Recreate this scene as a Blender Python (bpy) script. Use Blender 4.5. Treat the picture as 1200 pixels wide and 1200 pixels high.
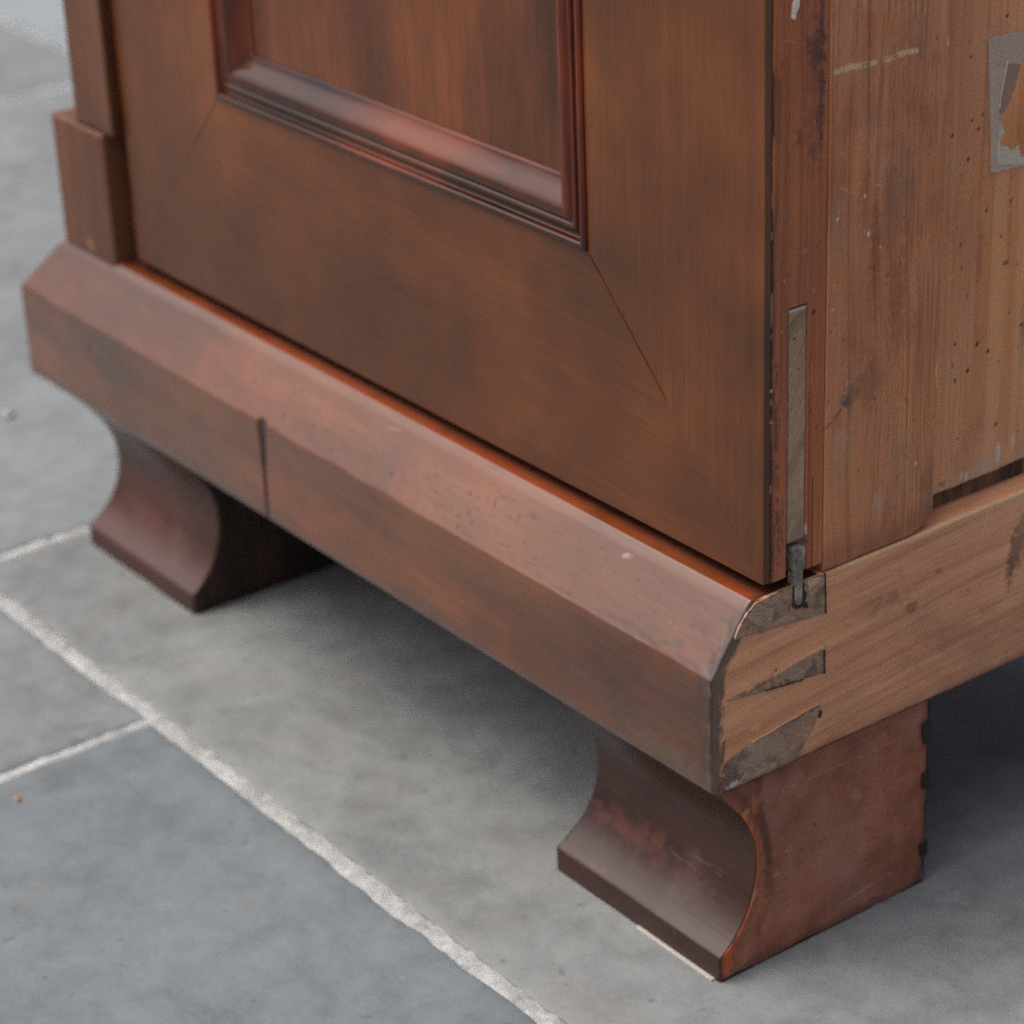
import bpy, bmesh, math, random
import numpy as np
from mathutils import Matrix, Vector

S = bpy.context.scene
for o in list(bpy.data.objects):
    bpy.data.objects.remove(o, do_unlink=True)

# ------------------------------------------------------------------ camera
cam_d = bpy.data.cameras.new('camera')
cam = bpy.data.objects.new('camera', cam_d)
S.collection.objects.link(cam)
S.camera = cam
cR = Vector((0.5986637, 0.8001000, -0.0379694))
cD = Vector((0.3289925, -0.2888305, -0.8990778))
cF = Vector((-0.7303189, 0.5257536, -0.4361393))
cam.matrix_world = Matrix(((cR.x, -cD.x, -cF.x, 0.70877),
                           (cR.y, -cD.y, -cF.y, -0.605577),
                           (cR.z, -cD.z, -cF.z, 0.681031),
                           (0, 0, 0, 1)))
cam_d.sensor_width = 36.0
cam_d.lens = 3099.37 / 1200 * 36.0
cam_d.clip_start = 0.02
cam_d.clip_end = 400
cam_d.dof.use_dof = True
cam_d.dof.focus_distance = 1.05
cam_d.dof.aperture_fstop = 8.5

# ------------------------------------------------------------------ light
SUN_EL, SUN_AZ = math.radians(63), math.radians(-38)      # azimuth: from -Y towards +X
world = bpy.data.worlds.new('World')
S.world = world
world.use_nodes = True
wn = world.node_tree
bg = wn.nodes['Background']
sky = wn.nodes.new('ShaderNodeTexSky')
sky.sky_type = 'NISHITA'
sky.sun_disc = False
sky.sun_elevation = SUN_EL
sky.sun_rotation = math.pi - SUN_AZ
sky.air_density = 0.5
sky.dust_density = 10.0
sky.ozone_density = 0.3
wn.links.new(sky.outputs[0], bg.inputs[0])
bg.inputs[1].default_value = 0.15
sun_d = bpy.data.lights.new('sun', 'SUN')
sun_d.energy = 0.55
sun_d.angle = math.radians(90)
sun_d.color = (1.0, 0.97, 0.93)
sun = bpy.data.objects.new('sun', sun_d)
S.collection.objects.link(sun)
sdir = Vector((math.sin(SUN_AZ) * math.cos(SUN_EL), -math.cos(SUN_AZ) * math.cos(SUN_EL), math.sin(SUN_EL)))
sun.rotation_euler = sdir.to_track_quat('Z', 'Y').to_euler()
sun.location = sdir * 5

S.view_settings.view_transform = 'Standard'
S.view_settings.look = 'None'
S.view_settings.exposure = 0.35
S.view_settings.gamma = 1.0
S.view_settings.use_curve_mapping = False
S.cycles.use_denoising = False
S.cycles.max_bounces = 5
S.cycles.diffuse_bounces = 4
S.cycles.glossy_bounces = 3

# ------------------------------------------------------------------ helpers
C = S.collection
rng = np.random.default_rng(7)


def lin(r, g, b):
    def f(c):
        c = c / 255.0
        return c / 12.92 if c <= 0.04045 else ((c + 0.055) / 1.055) ** 2.4
    return (f(r), f(g), f(b))


def vnoise(x, y, seed=0):
    x = np.asarray(x, float) + seed * 17.13
    y = np.asarray(y, float) + seed * 5.77
    xi = np.floor(x).astype(np.int64); yi = np.floor(y).astype(np.int64)
    xf = x - xi; yf = y - yi
    xf = xf * xf * (3 - 2 * xf); yf = yf * yf * (3 - 2 * yf)

    def h(a, b):
        n = (a * 374761393 + b * 668265263 + seed * 1274126177) & 0xFFFFFFFF
        n = ((n ^ (n >> 13)) * 1274126177) & 0xFFFFFFFF
        n = n ^ (n >> 16)
        return (n & 0xFFFF) / 65535.0
    return ((h(xi, yi) * (1 - xf) + h(xi + 1, yi) * xf) * (1 - yf)
            + (h(xi, yi + 1) * (1 - xf) + h(xi + 1, yi + 1) * xf) * yf)


def fbm(x, y, seed=0, o=3):
    a, t, s = 0.5, 0.0, 0.0
    for k in range(o):
        s = s + a * vnoise(x * 2 ** k, y * 2 ** k, seed + k)
        t += a
        a *= 0.5
    return s / t


def sm(e0, e1, x):
    t = np.clip((x - e0) / (e1 - e0), 0, 1)
    return t * t * (3 - 2 * t)


def spaced(a, b, step, edge=None):
    n = max(1, int(round((b - a) / step)))
    v = np.linspace(a, b, n + 1)
    if edge:
        e = [k for k in edge if k < (b - a) / 2]
        v = np.concatenate([v, [a + k for k in e], [b - k for k in e]])
        v = np.unique(np.round(v, 6))
    return v


def link(o, parent=None):
    C.objects.link(o)
    if parent is not None:
        o.parent = parent
    return o


def mesh_obj(name, verts, faces, mat, parent=None, smooth=None, marks=None):
    me = bpy.data.meshes.new(name)
    me.from_pydata(np.asarray(verts).tolist(), [], faces)
    me.update()
    if smooth is not None:
        me.polygons.foreach_set('use_smooth', np.asarray(smooth, bool))
    if marks is not None:
        col, amt = marks
        a = me.attributes.new('marks', 'FLOAT_COLOR', 'POINT')
        a.data.foreach_set('color', np.concatenate([col, np.ones((len(col), 1))], 1).astype(np.float32).ravel())
        b = me.attributes.new('mark_amt', 'FLOAT', 'POINT')
        b.data.foreach_set('value', amt.astype(np.float32))
    me.materials.append(mat)
    o = bpy.data.objects.new(name, me)
    return link(o, parent)


class Marks:
    """wear, stains and painted reflection or shade on a (u,v) grid: colour, amount, and relief in metres"""
    def __init__(s, U, V, seed=0):
        s.U, s.V, s.seed = U, V, seed
        s.col = np.zeros(U.shape + (3,)); s.amt = np.zeros(U.shape); s.h = np.zeros(U.shape)

    def put(s, m, c, h=0.0):
        m = np.clip(m, 0, 1)
        k = m[..., None]
        tot = np.maximum(s.amt + m - s.amt * m, 1e-6)[..., None]
        s.col = (s.col * (s.amt * (1 - m))[..., None] + np.array(c) * k) / tot
        s.amt = tot[..., 0] * (tot[..., 0] > 2e-6)
        s.h = s.h + h * m

    def blob(s, u, v, ru, rv, c, a=1.0, h=0.0, ang=0.0, ragged=0.5, soft=0.5, nf=None, rough_cut=0.0):
        du, dv = s.U - u, s.V - v
        ca, sa = math.cos(ang), math.sin(ang)
        p, q = du * ca + dv * sa, -du * sa + dv * ca
        d = np.sqrt((p / ru) ** 2 + (q / rv) ** 2)
        nf = nf or 2.0 / min(ru, rv)
        s.seed += 3
        d = d + ragged * (fbm(s.U * nf, s.V * nf, s.seed) - 0.5) * 2
        m = a * (1 - sm(1 - soft, 1 + soft * 0.3, d))
        if rough_cut > 0:
            m = m * sm(rough_cut - .12, rough_cut + .12, fbm(s.U * nf * 3, s.V * nf * 3, s.seed + 1))
        s.put(m, c, h)

    def line(s, pts, w, c, a=1.0, h=0.0, broken=0.0, wob=0.0):
        s.seed += 3
        d = np.full(s.U.shape, 9.0)
        U = s.U + wob * (fbm(s.U * 300, s.V * 300, s.seed) - .5)
        V = s.V + wob * (fbm(s.U * 300, s.V * 300, s.seed + 9) - .5)
        for (a0, b0), (a1, b1) in zip(pts[:-1], pts[1:]):
            L2 = (a1 - a0) ** 2 + (b1 - b0) ** 2 + 1e-12
            t = np.clip(((U - a0) * (a1 - a0) + (V - b0) * (b1 - b0)) / L2, 0, 1)
            d = np.minimum(d, np.hypot(U - a0 - t * (a1 - a0), V - b0 - t * (b1 - b0)))
        m = a * (1 - sm(w * 0.35, w, d))
        if broken > 0:
            m = m * sm(broken - .1, broken + .1, fbm(s.U * 500, s.V * 500, s.seed + 5))
        s.put(m, c, h)


def sheet(name, us, vs, fn, back, mat, parent=None, marks_fn=None, rnd=0.0008, relief=None, side_mat=True):
    """board with one finely gridded face. fn(U,V)->(...,3) surface points; back = vector to the far face;
    edges rounded by rnd; relief(U,V) metres along -back."""
    U, V = np.meshgrid(us, vs)
    P = fn(U, V)
    bk = np.array(back, float)
    n = -bk / np.linalg.norm(bk)
    H = np.zeros(U.shape)
    if relief is not None:
        H = H + relief(U, V)
    mk = None
    if marks_fn is not None:
        mk = Marks(U, V, abs(hash(name)) % 1 + 3)
        marks_fn(mk)
        H = H + mk.h
    if rnd > 0:
        e = np.minimum(np.minimum(U - us[0], us[-1] - U), np.minimum(V - vs[0], vs[-1] - V))
        w = rnd * (0.6 + 0.8 * fbm(U * 180, V * 180, 41))
        q = np.clip(w - e, 0, None)
        H = H - (w - np.sqrt(np.maximum(w * w - q * q, 0)))
    P = P + H[..., None] * n
    nv, nu = U.shape
    idx = np.arange(nu * nv).reshape(nv, nu)
    F = np.stack([idx[:-1, :-1], idx[:-1, 1:], idx[1:, 1:], idx[1:, :-1]], -1).reshape(-1, 4)
    ring = np.concatenate([idx[0, :], idx[1:, -1], idx[-1, -2::-1], idx[-2:0:-1, 0]])
    Pf = P.reshape(-1, 3)
    m = len(ring)
    base = nu * nv
    top2 = Pf[ring]
    bot = fn(U, V).reshape(-1, 3)[ring] + bk
    verts = np.concatenate([Pf, top2, bot])
    a = np.arange(m); b = (a + 1) % m
    Fs = np.stack([base + a, base + m + a, base + m + b, base + b], -1)
    faces = F.tolist() + Fs.tolist() + [list(range(base + 2 * m - 1, base + m - 1, -1))]
    # orient: check the normal of the first grid face against n
    v0, v1, v2 = Pf[F[0][0]], Pf[F[0][1]], Pf[F[0][2]]
    if np.dot(np.cross(v1 - v0, v2 - v0), n) < 0:
        faces = [f[::-1] for f in faces]
    smooth = [True] * len(F) + [False] * (len(Fs) + 1)
    mm = None
    if mk is not None:
        c = mk.col.reshape(-1, 3); am = mk.amt.reshape(-1)
        mm = (np.concatenate([c, c[ring], c[ring]]), np.concatenate([am, am[ring], am[ring] * 0]))
    return mesh_obj(name, verts, faces, mat, parent, smooth, mm)


def prism(name, poly, axis, a, b, mat, parent=None, bevel=0.0, seg=2):
    """outline extruded along an axis; poly in the two other axes (x:(y,z) y:(x,z) z:(x,y))"""
    bm = bmesh.new()

    def pt(p, t):
        return {'x': (t, p[0], p[1]), 'y': (p[0], t, p[1]), 'z': (p[0], p[1], t)}[axis]
    lo = [bm.verts.new(pt(p, a)) for p in poly]
    hi = [bm.verts.new(pt(p, b)) for p in poly]
    n = len(poly)
    bm.faces.new(lo); bm.faces.new(hi[::-1])
    for i in range(n):
        bm.faces.new((lo[i], hi[i], hi[(i + 1) % n], lo[(i + 1) % n]))
    bmesh.ops.recalc_face_normals(bm, faces=bm.faces)
    if bevel > 0:
        bmesh.ops.bevel(bm, geom=list(bm.edges), offset=bevel, segments=seg, profile=0.5, affect='EDGES', clamp_overlap=True)
    me = bpy.data.meshes.new(name)
    bm.to_mesh(me); bm.free()
    me.materials.append(mat)
    return link(bpy.data.objects.new(name, me), parent)


def box(name, x0, x1, y0, y1, z0, z1, mat, parent=None, bevel=0.0008):
    return prism(name, [(x0, y0), (x1, y0), (x1, y1), (x0, y1)], 'z', z0, z1, mat, parent, bevel)


def ragged(poly, step, amp, seed, freq=400):
    out = []
    n = len(poly)
    for i in range(n):
        p, q = np.array(poly[i]), np.array(poly[(i + 1) % n])
        L = np.linalg.norm(q - p)
        k = max(1, int(L / step))
        d = (q - p) / max(L, 1e-9)
        nn = np.array([-d[1], d[0]])
        for j in range(k):
            w = p + (q - p) * j / k
            out.append(tuple(w + nn * amp * 2 * (fbm(w[0] * freq, w[1] * freq, seed) - .5)))
    return out


def tag(o, label=None, cat=None, group=None, kind=None):
    if label: o['label'] = label
    if cat: o['category'] = cat
    if group: o['group'] = group
    if kind: o['kind'] = kind
    return o


# ------------------------------------------------------------------ materials
class NT:
    def __init__(s, name):
        s.m = bpy.data.materials.new(name)
        s.m.use_nodes = True
        s.t = s.m.node_tree
        s.p = s.t.nodes['Principled BSDF']
        s.tc = s.t.nodes.new('ShaderNodeTexCoord')

    def n(s, kind, **kw):
        x = s.t.nodes.new('ShaderNode' + kind)
        for k, v in kw.items():
            setattr(x, k, v)
        return x

    def l(s, a, b):
        s.t.links.new(a, b)

    def scaled(s, sc, src=None):
        v = s.n('VectorMath', operation='MULTIPLY')
        s.l(src or s.tc.outputs['Object'], v.inputs[0])
        v.inputs[1].default_value = sc
        return v.outputs[0]

    def noise(s, vec, scale, detail=3, rough=.5, dist=0.0):
        x = s.n('TexNoise')
        s.l(vec, x.inputs['Vector'])
        x.inputs['Scale'].default_value = scale
        x.inputs['Detail'].default_value = detail
        x.inputs['Roughness'].default_value = rough
        x.inputs['Distortion'].default_value = dist
        return x.outputs['Fac']

    def math(s, op, a, b=None, clamp=False):
        x = s.n('Math', operation=op)
        x.use_clamp = clamp
        for i, v in enumerate((a, b)):
            if v is None: continue
            if isinstance(v, (int, float)): x.inputs[i].default_value = v
            else: s.l(v, x.inputs[i])
        return x.outputs[0]

    def ramp(s, fac, stops, interp='LINEAR'):
        r = s.n('ValToRGB')
        r.color_ramp.interpolation = interp
        e = r.color_ramp.elements
        while len(e) < len(stops): e.new(0.5)
        for el, (p, c) in zip(e, stops):
            el.position = p
            el.color = (*c, 1) if not isinstance(c, (int, float)) else (c, c, c, 1)
        s.l(fac, r.inputs[0])
        return r.outputs[0]

    def mix(s, fac, a, b, mode='MIX'):
        x = s.n('Mix', data_type='RGBA', blend_type=mode)
        for sock, v in ((x.inputs[0], fac), (x.inputs[6], a), (x.inputs[7], b)):
            if isinstance(v, (int, float)): sock.default_value = v
            elif isinstance(v, tuple): sock.default_value = (*v, 1)
            else: s.l(v, sock)
        return x.outputs[2]

    def bump(s, h, dist, strength=1.0, prev=None):
        b = s.n('Bump')
        b.inputs['Strength'].default_value = strength
        b.inputs['Distance'].default_value = dist
        s.l(h, b.inputs['Height'])
        if prev is not None: s.l(prev, b.inputs['Normal'])
        return b.outputs[0]

    def attr(s, name):
        a = s.n('Attribute')
        a.attribute_name = name
        return a


def wood(name, stops, axis='z', ring=180, fiber=900, blotch=9, wts=(.45, .3, .25), rough=.5, rough_var=.2, coat=0.0,
         coat_rough=.15, pores=0.35, bump=.00012, stretch=.03, marks=True, spec=.5, tilt=None, patches=None, lines=0.0, iso=False, warp=.006):
    t = NT(name)
    src = t.tc.outputs['Object']
    if tilt is not None:
        mp = t.n('Mapping')
        mp.inputs['Rotation'].default_value = tilt
        t.l(src, mp.inputs[0]); src = mp.outputs[0]

    def sv(k):
        return tuple(k if a == axis else 1.0 for a in 'xyz')
    # gentle warp so that the grain wanders
    wv = t.n('TexNoise'); t.l(t.scaled(sv(.5), src), wv.inputs['Vector'])
    wv.inputs['Scale'].default_value = 14; wv.inputs['Detail'].default_value = 1
    wa = t.n('VectorMath', operation='MULTIPLY_ADD')
    t.l(wv.outputs['Color'], wa.inputs[0]); wa.inputs[1].default_value = (warp, warp, warp); t.l(src, wa.inputs[2])
    src2 = wa.outputs[0]
    big = t.noise(t.tc.outputs['Object'] if iso else t.scaled(sv(.4), src2), blotch, 3, .6)
    rg = t.noise(t.scaled(sv(stretch * .3), src2), ring, 2, .6)
    fb = t.noise(t.scaled(sv(stretch), src2), fiber, 3, .65)
    rgs = t.ramp(rg, [(.32, 0.0), (.47, .55), (.53, .5), (.68, 1.0)])
    f = t.math('ADD', t.math('MULTIPLY', t.ramp(big, [(.3, 0.0), (.7, 1.0)]), wts[0]),
               t.math('ADD', t.math('MULTIPLY', rgs, wts[1]), t.math('MULTIPLY', fb, wts[2])))
    col = t.ramp(f, stops)
    if pores > 0:
        po = t.noise(t.scaled(sv(stretch * .8), src2), 1500, 2, .5)
        pm = t.math('MULTIPLY', t.ramp(po, [(.58, 0.0), (.68, 1.0)]), pores)
        col = t.mix(pm, col, tuple(c * .35 for c in stops[0][1]))
    if lines > 0:       # dark latewood lines
        ln = t.noise(t.scaled(sv(.004), src2), 330, 1, .4)
        lm = t.math('MULTIPLY', t.ramp(ln, [(.56, 0.0), (.62, 1.0), (.66, .1)]), lines)
        col = t.mix(lm, col, tuple(c * .45 for c in stops[0][1]))
    if patches:
        for (sc, lo, hi, pc, amt, sd) in patches:
            off = t.n('VectorMath', operation='ADD'); t.l(t.scaled(sv(.6), src), off.inputs[0]); off.inputs[1].default_value = (sd, sd * .7, sd * 1.3)
            pn = t.noise(off.outputs[0], sc, 3, .65)
            col = t.mix(t.math('MULTIPLY', t.ramp(pn, [(lo, 0.0), (hi, 1.0)]), amt), col, pc)
    ma = None
    if marks:
        a = t.attr('marks'); ma = t.attr('mark_amt').outputs['Fac']
        fl = t.noise(src, 1300, 1, .6)
        fa = t.math('MULTIPLY', ma, t.ramp(fl, [(.3, .7), (.55, 1.0)]), clamp=True)
        col = t.mix(fa, col, a.outputs['Color'])
    t.l(col, t.p.inputs['Base Color'])
    rn = t.noise(src, 35, 2, .65)
    r = t.math('ADD', t.math('MULTIPLY', t.math('SUBTRACT', rn, .5), rough_var * 2), rough)
    if ma is not None:
        r = t.math('ADD', r, t.math('MULTIPLY', ma, .3))
    r = t.math('MINIMUM', t.math('MAXIMUM', r, .12), 1.0)
    t.l(r, t.p.inputs['Roughness'])
    t.p.inputs['Specular IOR Level'].default_value = spec
    t.p.inputs['Coat Weight'].default_value = coat
    t.p.inputs['Coat Roughness'].default_value = coat_rough
    nb = t.bump(t.noise(t.scaled(sv(stretch), src), fiber * .8, 1, .5), bump)
    t.l(nb, t.p.inputs['Normal'])
    return t.m


MAH = [(.2, lin(70, 38, 16)), (.5, lin(95, 52, 22)), (.8, lin(119, 67, 29))]
M_door_z = wood('mahogany_vertical', MAH, 'z', ring=150, fiber=1000, blotch=9, rough=.27, rough_var=.05, pores=.32, wts=(.5, .16, .3), bump=.00004, iso=True)
M_door_x = wood('mahogany_rail', MAH, 'x', ring=120, fiber=900, blotch=9, rough=.27, rough_var=.05, pores=.25, wts=(.5, .1, .3), bump=.00004, tilt=(0, math.radians(-5), 0), iso=True)
M_panel = wood('mahogany_panel', [(.2, lin(62, 32, 16)), (.5, lin(92, 49, 24)), (.8, lin(124, 67, 33))], 'z', ring=150, fiber=1000, blotch=18, rough=.28, rough_var=.05, pores=.35, wts=(.52, .12, .3), bump=.00004)
M_mould = wood('mahogany_moulding', [(.2, lin(32, 15, 8)), (.5, lin(64, 29, 13)), (.8, lin(112, 50, 20))], 'x', ring=90, fiber=900, blotch=26, rough=.15, rough_var=.05, pores=.2, bump=.00002)
M_mould_z = wood('mahogany_moulding_upright', [(.2, lin(40, 16, 8)), (.5, lin(80, 32, 13)), (.8, lin(130, 54, 19))], 'z', ring=90, fiber=900, blotch=26, rough=.17, rough_var=.05, pores=.2, bump=.00002)
M_plinth = wood('mahogany_plinth', [(.2, lin(64, 35, 15)), (.5, lin(92, 51, 22)), (.8, lin(118, 68, 31))], 'x', ring=90, fiber=800, blotch=11, rough=.23, rough_var=.16, pores=.4, wts=(.6, .15, .3), bump=.00004, coat=.8, coat_rough=.2,
                patches=[(22, .5, .75, lin(134, 62, 26), .45, 3.0), (30, .55, .8, lin(62, 42, 34), .5, 9.0)])
M_pil = wood('mahogany_pilaster', [(.2, lin(72, 42, 25)), (.5, lin(94, 56, 34)), (.8, lin(116, 72, 46))], 'z', ring=80, fiber=600, blotch=12, rough=.38, pores=.2, bump=.00004)
M_foot_front = wood('foot_dark_varnish', [(.2, lin(32, 17, 15)), (.5, lin(54, 29, 24)), (.8, lin(76, 40, 31))], 'x', ring=60, fiber=500, blotch=12, rough=.34, rough_var=.12, pores=.1, bump=.00006)
M_foot_side = wood('foot_stained_wood', [(.2, lin(124, 70, 49)), (.5, lin(150, 92, 67)), (.8, lin(172, 112, 84))], 'x', ring=70, fiber=500, blotch=16, rough=.6, rough_var=.1, pores=.1, bump=.0001,
                   patches=[(26, .5, .8, lin(172, 136, 120), .6, 2.0), (40, .55, .8, lin(104, 58, 44), .5, 7.0)])
PINE = [(.2, lin(168, 98, 60)), (.5, lin(202, 130, 86)), (.8, lin(220, 156, 110))]
M_pine = wood('pine_case_stile', PINE, 'z', ring=190, fiber=1000, blotch=10, rough=.55, rough_var=.1, pores=.2, wts=(.4, .24, .34), bump=.00016, lines=.5, warp=.016,
              patches=[(20, .48, .75, lin(192, 146, 116), .45, 4.0), (34, .52, .74, lin(132, 78, 50), .5, 14.0)])
M_pine_edge = wood('pine_door_edge', [(.2, lin(146, 78, 44)), (.5, lin(180, 104, 62)), (.8, lin(200, 130, 84))], 'z', ring=260, fiber=1100, blotch=12, rough=.5, rough_var=.1, pores=.25, wts=(.35, .35, .3), bump=.00014, lines=.3,
                   patches=[(24, .5, .75, lin(150, 90, 70), .5, 5.0)])
M_pine_panel = wood('pine_case_panel', [(.2, lin(184, 108, 64)), (.5, lin(214, 140, 90)), (.8, lin(228, 166, 116))], 'z', ring=110, fiber=900, blotch=9, rough=.6, rough_var=.1, pores=.15, wts=(.4, .35, .25), bump=.00012, lines=.3,
                    patches=[(16, .48, .75, lin(190, 154, 130), .5, 6.0), (30, .54, .76, lin(150, 92, 58), .45, 16.0)])
M_rail = wood('pine_plinth_side', [(.2, lin(198, 132, 94)), (.5, lin(226, 164, 120)), (.8, lin(236, 186, 146))], 'y', ring=230, fiber=1000, blotch=11, rough=.6, rough_var=.1, pores=.15, wts=(.4, .3, .3), bump=.00012, lines=.35, tilt=(math.radians(-4), 0, 0),
              patches=[(18, .5, .75, lin(200, 148, 118), .45, 8.0), (26, .56, .78, lin(150, 108, 86), .5, 18.0)])
M_end = wood('grey_end_grain', [(.2, lin(142, 112, 90)), (.5, lin(172, 142, 118)), (.8, lin(196, 170, 146))], 'y', ring=300, fiber=1300, blotch=70, rough=.8, pores=.3, wts=(.5, .15, .35), bump=.0003, stretch=.45, marks=True, tilt=(math.radians(35), 0, 0),
             patches=[(120, .5, .7, lin(112, 92, 82), .6, 3.0), (90, .55, .75, lin(190, 160, 134), .5, 5.0)])
M_strip = wood('grey_oak_filler', [(.2, lin(140, 110, 84)), (.5, lin(172, 142, 112)), (.8, lin(194, 164, 134))], 'z', ring=300, fiber=1500, blotch=40, rough=.8, pores=.3, wts=(.3, .3, .4), bump=.0002, stretch=.25, tilt=(math.radians(30), 0, 0))
M_dark = wood('dark_old_wood', [(.2, lin(32, 20, 15)), (.5, lin(50, 32, 24)), (.8, lin(70, 48, 36))], 'z', ring=400, fiber=1200, blotch=40, rough=.8, pores=.4, bump=.0003)
M_slot = wood('rough_slot_wood', [(.2, lin(58, 42, 30)), (.5, lin(112, 84, 60)), (.8, lin(150, 116, 86))], 'z', ring=420, fiber=1200, blotch=60, rough=.9, pores=.5, bump=.0004, stretch=.1, lines=.5)
M_black = wood('black_stained_wood', [(.2, lin(22, 20, 20)), (.5, lin(34, 30, 30)), (.8, lin(48, 42, 40))], 'z', ring=300, fiber=900, rough=.5, bump=.0002)


def iron():
    t = NT('worn_iron')
    n1 = t.noise(t.tc.outputs['Object'], 160, 4, .6)
    col = t.ramp(n1, [(.3, lin(92, 86, 84)), (.5, lin(138, 130, 124)), (.7, lin(196, 182, 160))])
    t.l(col, t.p.inputs['Base Color'])
    t.p.inputs['Metallic'].default_value = .45
    t.l(t.ramp(n1, [(.3, .6), (.7, .32)]), t.p.inputs['Roughness'])
    t.l(t.bump(t.noise(t.tc.outputs['Object'], 600, 3), .0002), t.p.inputs['Normal'])
    return t.m


def plain(name, c, var=.12, rough=.8, scale=300, bump=.0001):
    t = NT(name)
    n1 = t.noise(t.tc.outputs['Object'], scale, 4, .65)
    n2 = t.noise(t.tc.outputs['Object'], scale * .12, 3, .6)
    f = t.math('ADD', t.math('MULTIPLY', n1, .5), t.math('MULTIPLY', n2, .5))
    t.l(t.ramp(f, [(.3, tuple(k * (1 - var) for k in c)), (.7, tuple(min(1, k * (1 + var)) for k in c))]), t.p.inputs['Base Color'])
    t.p.inputs['Roughness'].default_value = rough
    t.l(t.bump(n1, bump), t.p.inputs['Normal'])
    return t.m


def stone():
    t = NT('honed_limestone')
    src = t.tc.outputs['Object']
    oi = t.n('ObjectInfo')
    off = t.n('VectorMath', operation='ADD'); t.l(src, off.inputs[0])
    rnd = t.n('CombineXYZ'); t.l(t.math('MULTIPLY', oi.outputs['Random'], 37.0), rnd.inputs[0]); t.l(t.math('MULTIPLY', oi.outputs['Random'], 11.0), rnd.inputs[1])
    t.l(rnd.outputs[0], off.inputs[1])
    v = off.outputs[0]
    cloud = t.noise(v, 7, 5, .6, .6)
    mot = t.noise(v, 45, 5, .65, .3)
    fine = t.noise(v, 420, 3, .6)
    f = t.math('ADD', t.math('MULTIPLY', cloud, .42), t.math('ADD', t.math('MULTIPLY', mot, .46), t.math('MULTIPLY', fine, .12)))
    sh = t.ramp(f, [(.34, .66), (.5, 1.0), (.66, 1.3)])
    col = t.mix(1.0, oi.outputs['Color'], sh, 'MULTIPLY')
    # brownish dirt clouds and dark specks
    dn = t.noise(v, 12, 5, .7)
    col = t.mix(t.math('MULTIPLY', t.ramp(dn, [(.52, 0.0), (.75, 1.0)]), .4), col, lin(116, 114, 108))
    sp = t.noise(v, 95, 3, .5)
    col = t.mix(t.math('MULTIPLY', t.ramp(sp, [(.66, 0.0), (.74, 1.0)]), .45), col, lin(72, 76, 78))
    lp = t.noise(v, 150, 3, .5)
    col = t.mix(t.math('MULTIPLY', t.ramp(lp, [(.70, 0.0), (.78, 1.0)]), .12), col, lin(180, 182, 180))
    t.l(col, t.p.inputs['Base Color'])
    t.l(t.ramp(mot, [(.3, .66), (.7, .85)]), t.p.inputs['Roughness'])
    t.p.inputs['Specular IOR Level'].default_value = .4
    b = t.bump(t.noise(v, 200, 3, .65), .0004, .8)
    t.l(b, t.p.inputs['Normal'])
    return t.m


def mortar_mat():
    t = NT('pale_mortar')
    src = t.tc.outputs['Object']
    a = t.noise(src, 260, 5, .7)
    b = t.noise(src, 40, 4, .6)
    f = t.math('ADD', t.math('MULTIPLY', a, .55), t.math('MULTIPLY', b, .45))
    mc = t.ramp(f, [(.3, lin(104, 109, 111)), (.46, lin(148, 154, 156)), (.7, lin(182, 187, 188))])
    dm = t.noise(src, 14, 4, .65)
    t.l(t.mix(t.math('MULTIPLY', t.ramp(dm, [(.48, 0.0), (.7, 1.0)]), .6), mc, lin(112, 112, 108)), t.p.inputs['Base Color'])
    t.p.inputs['Roughness'].default_value = .9
    t.l(t.bump(a, .0012), t.p.inputs['Normal'])
    return t.m


M_iron = iron()
M_stone = stone()
M_mortar = mortar_mat()
M_card = plain('white_card', lin(150, 151, 148), .08, .7)
M_paper = plain('grey_old_paper', lin(190, 168, 152), .14, .85, 300)
M_paper_dark = plain('torn_paper_underlayer', lin(158, 126, 112), .16, .85, 500)
M_paper_white = plain('torn_paper_pale', lin(196, 188, 168), .16, .85, 600)
M_orange = wood('orange_bared_pine', [(.2, lin(190, 118, 72)), (.5, lin(214, 144, 92)), (.8, lin(226, 168, 118))], 'z', ring=150, fiber=900, blotch=30, rough=.6, pores=.2, lines=.3)
M_paint = plain('dried_white_paint', lin(226, 222, 212), .06, .6, 800, .0006)
M_chip = plain('orange_wood_chip', lin(150, 112, 84), .15, .8)

# ------------------------------------------------------------------ paving
ground = mesh_obj('ground', [(-60, -60, -.03), (60, -60, -.03), (60, 60, -.03), (-60, 60, -.03)], [[0, 1, 2, 3]], plain('ground_grey', lin(132, 134, 134), .12, .9, 6, .002))
tag(ground, kind='structure')
pave = mesh_obj('pavement', [(-3.3, -1.9, -.004), (2.4, -1.9, -.004), (2.4, 2.3, -.004), (-3.3, 2.3, -.004)], [[0, 1, 2, 3]], M_mortar)
tag(pave, kind='structure')


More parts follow.
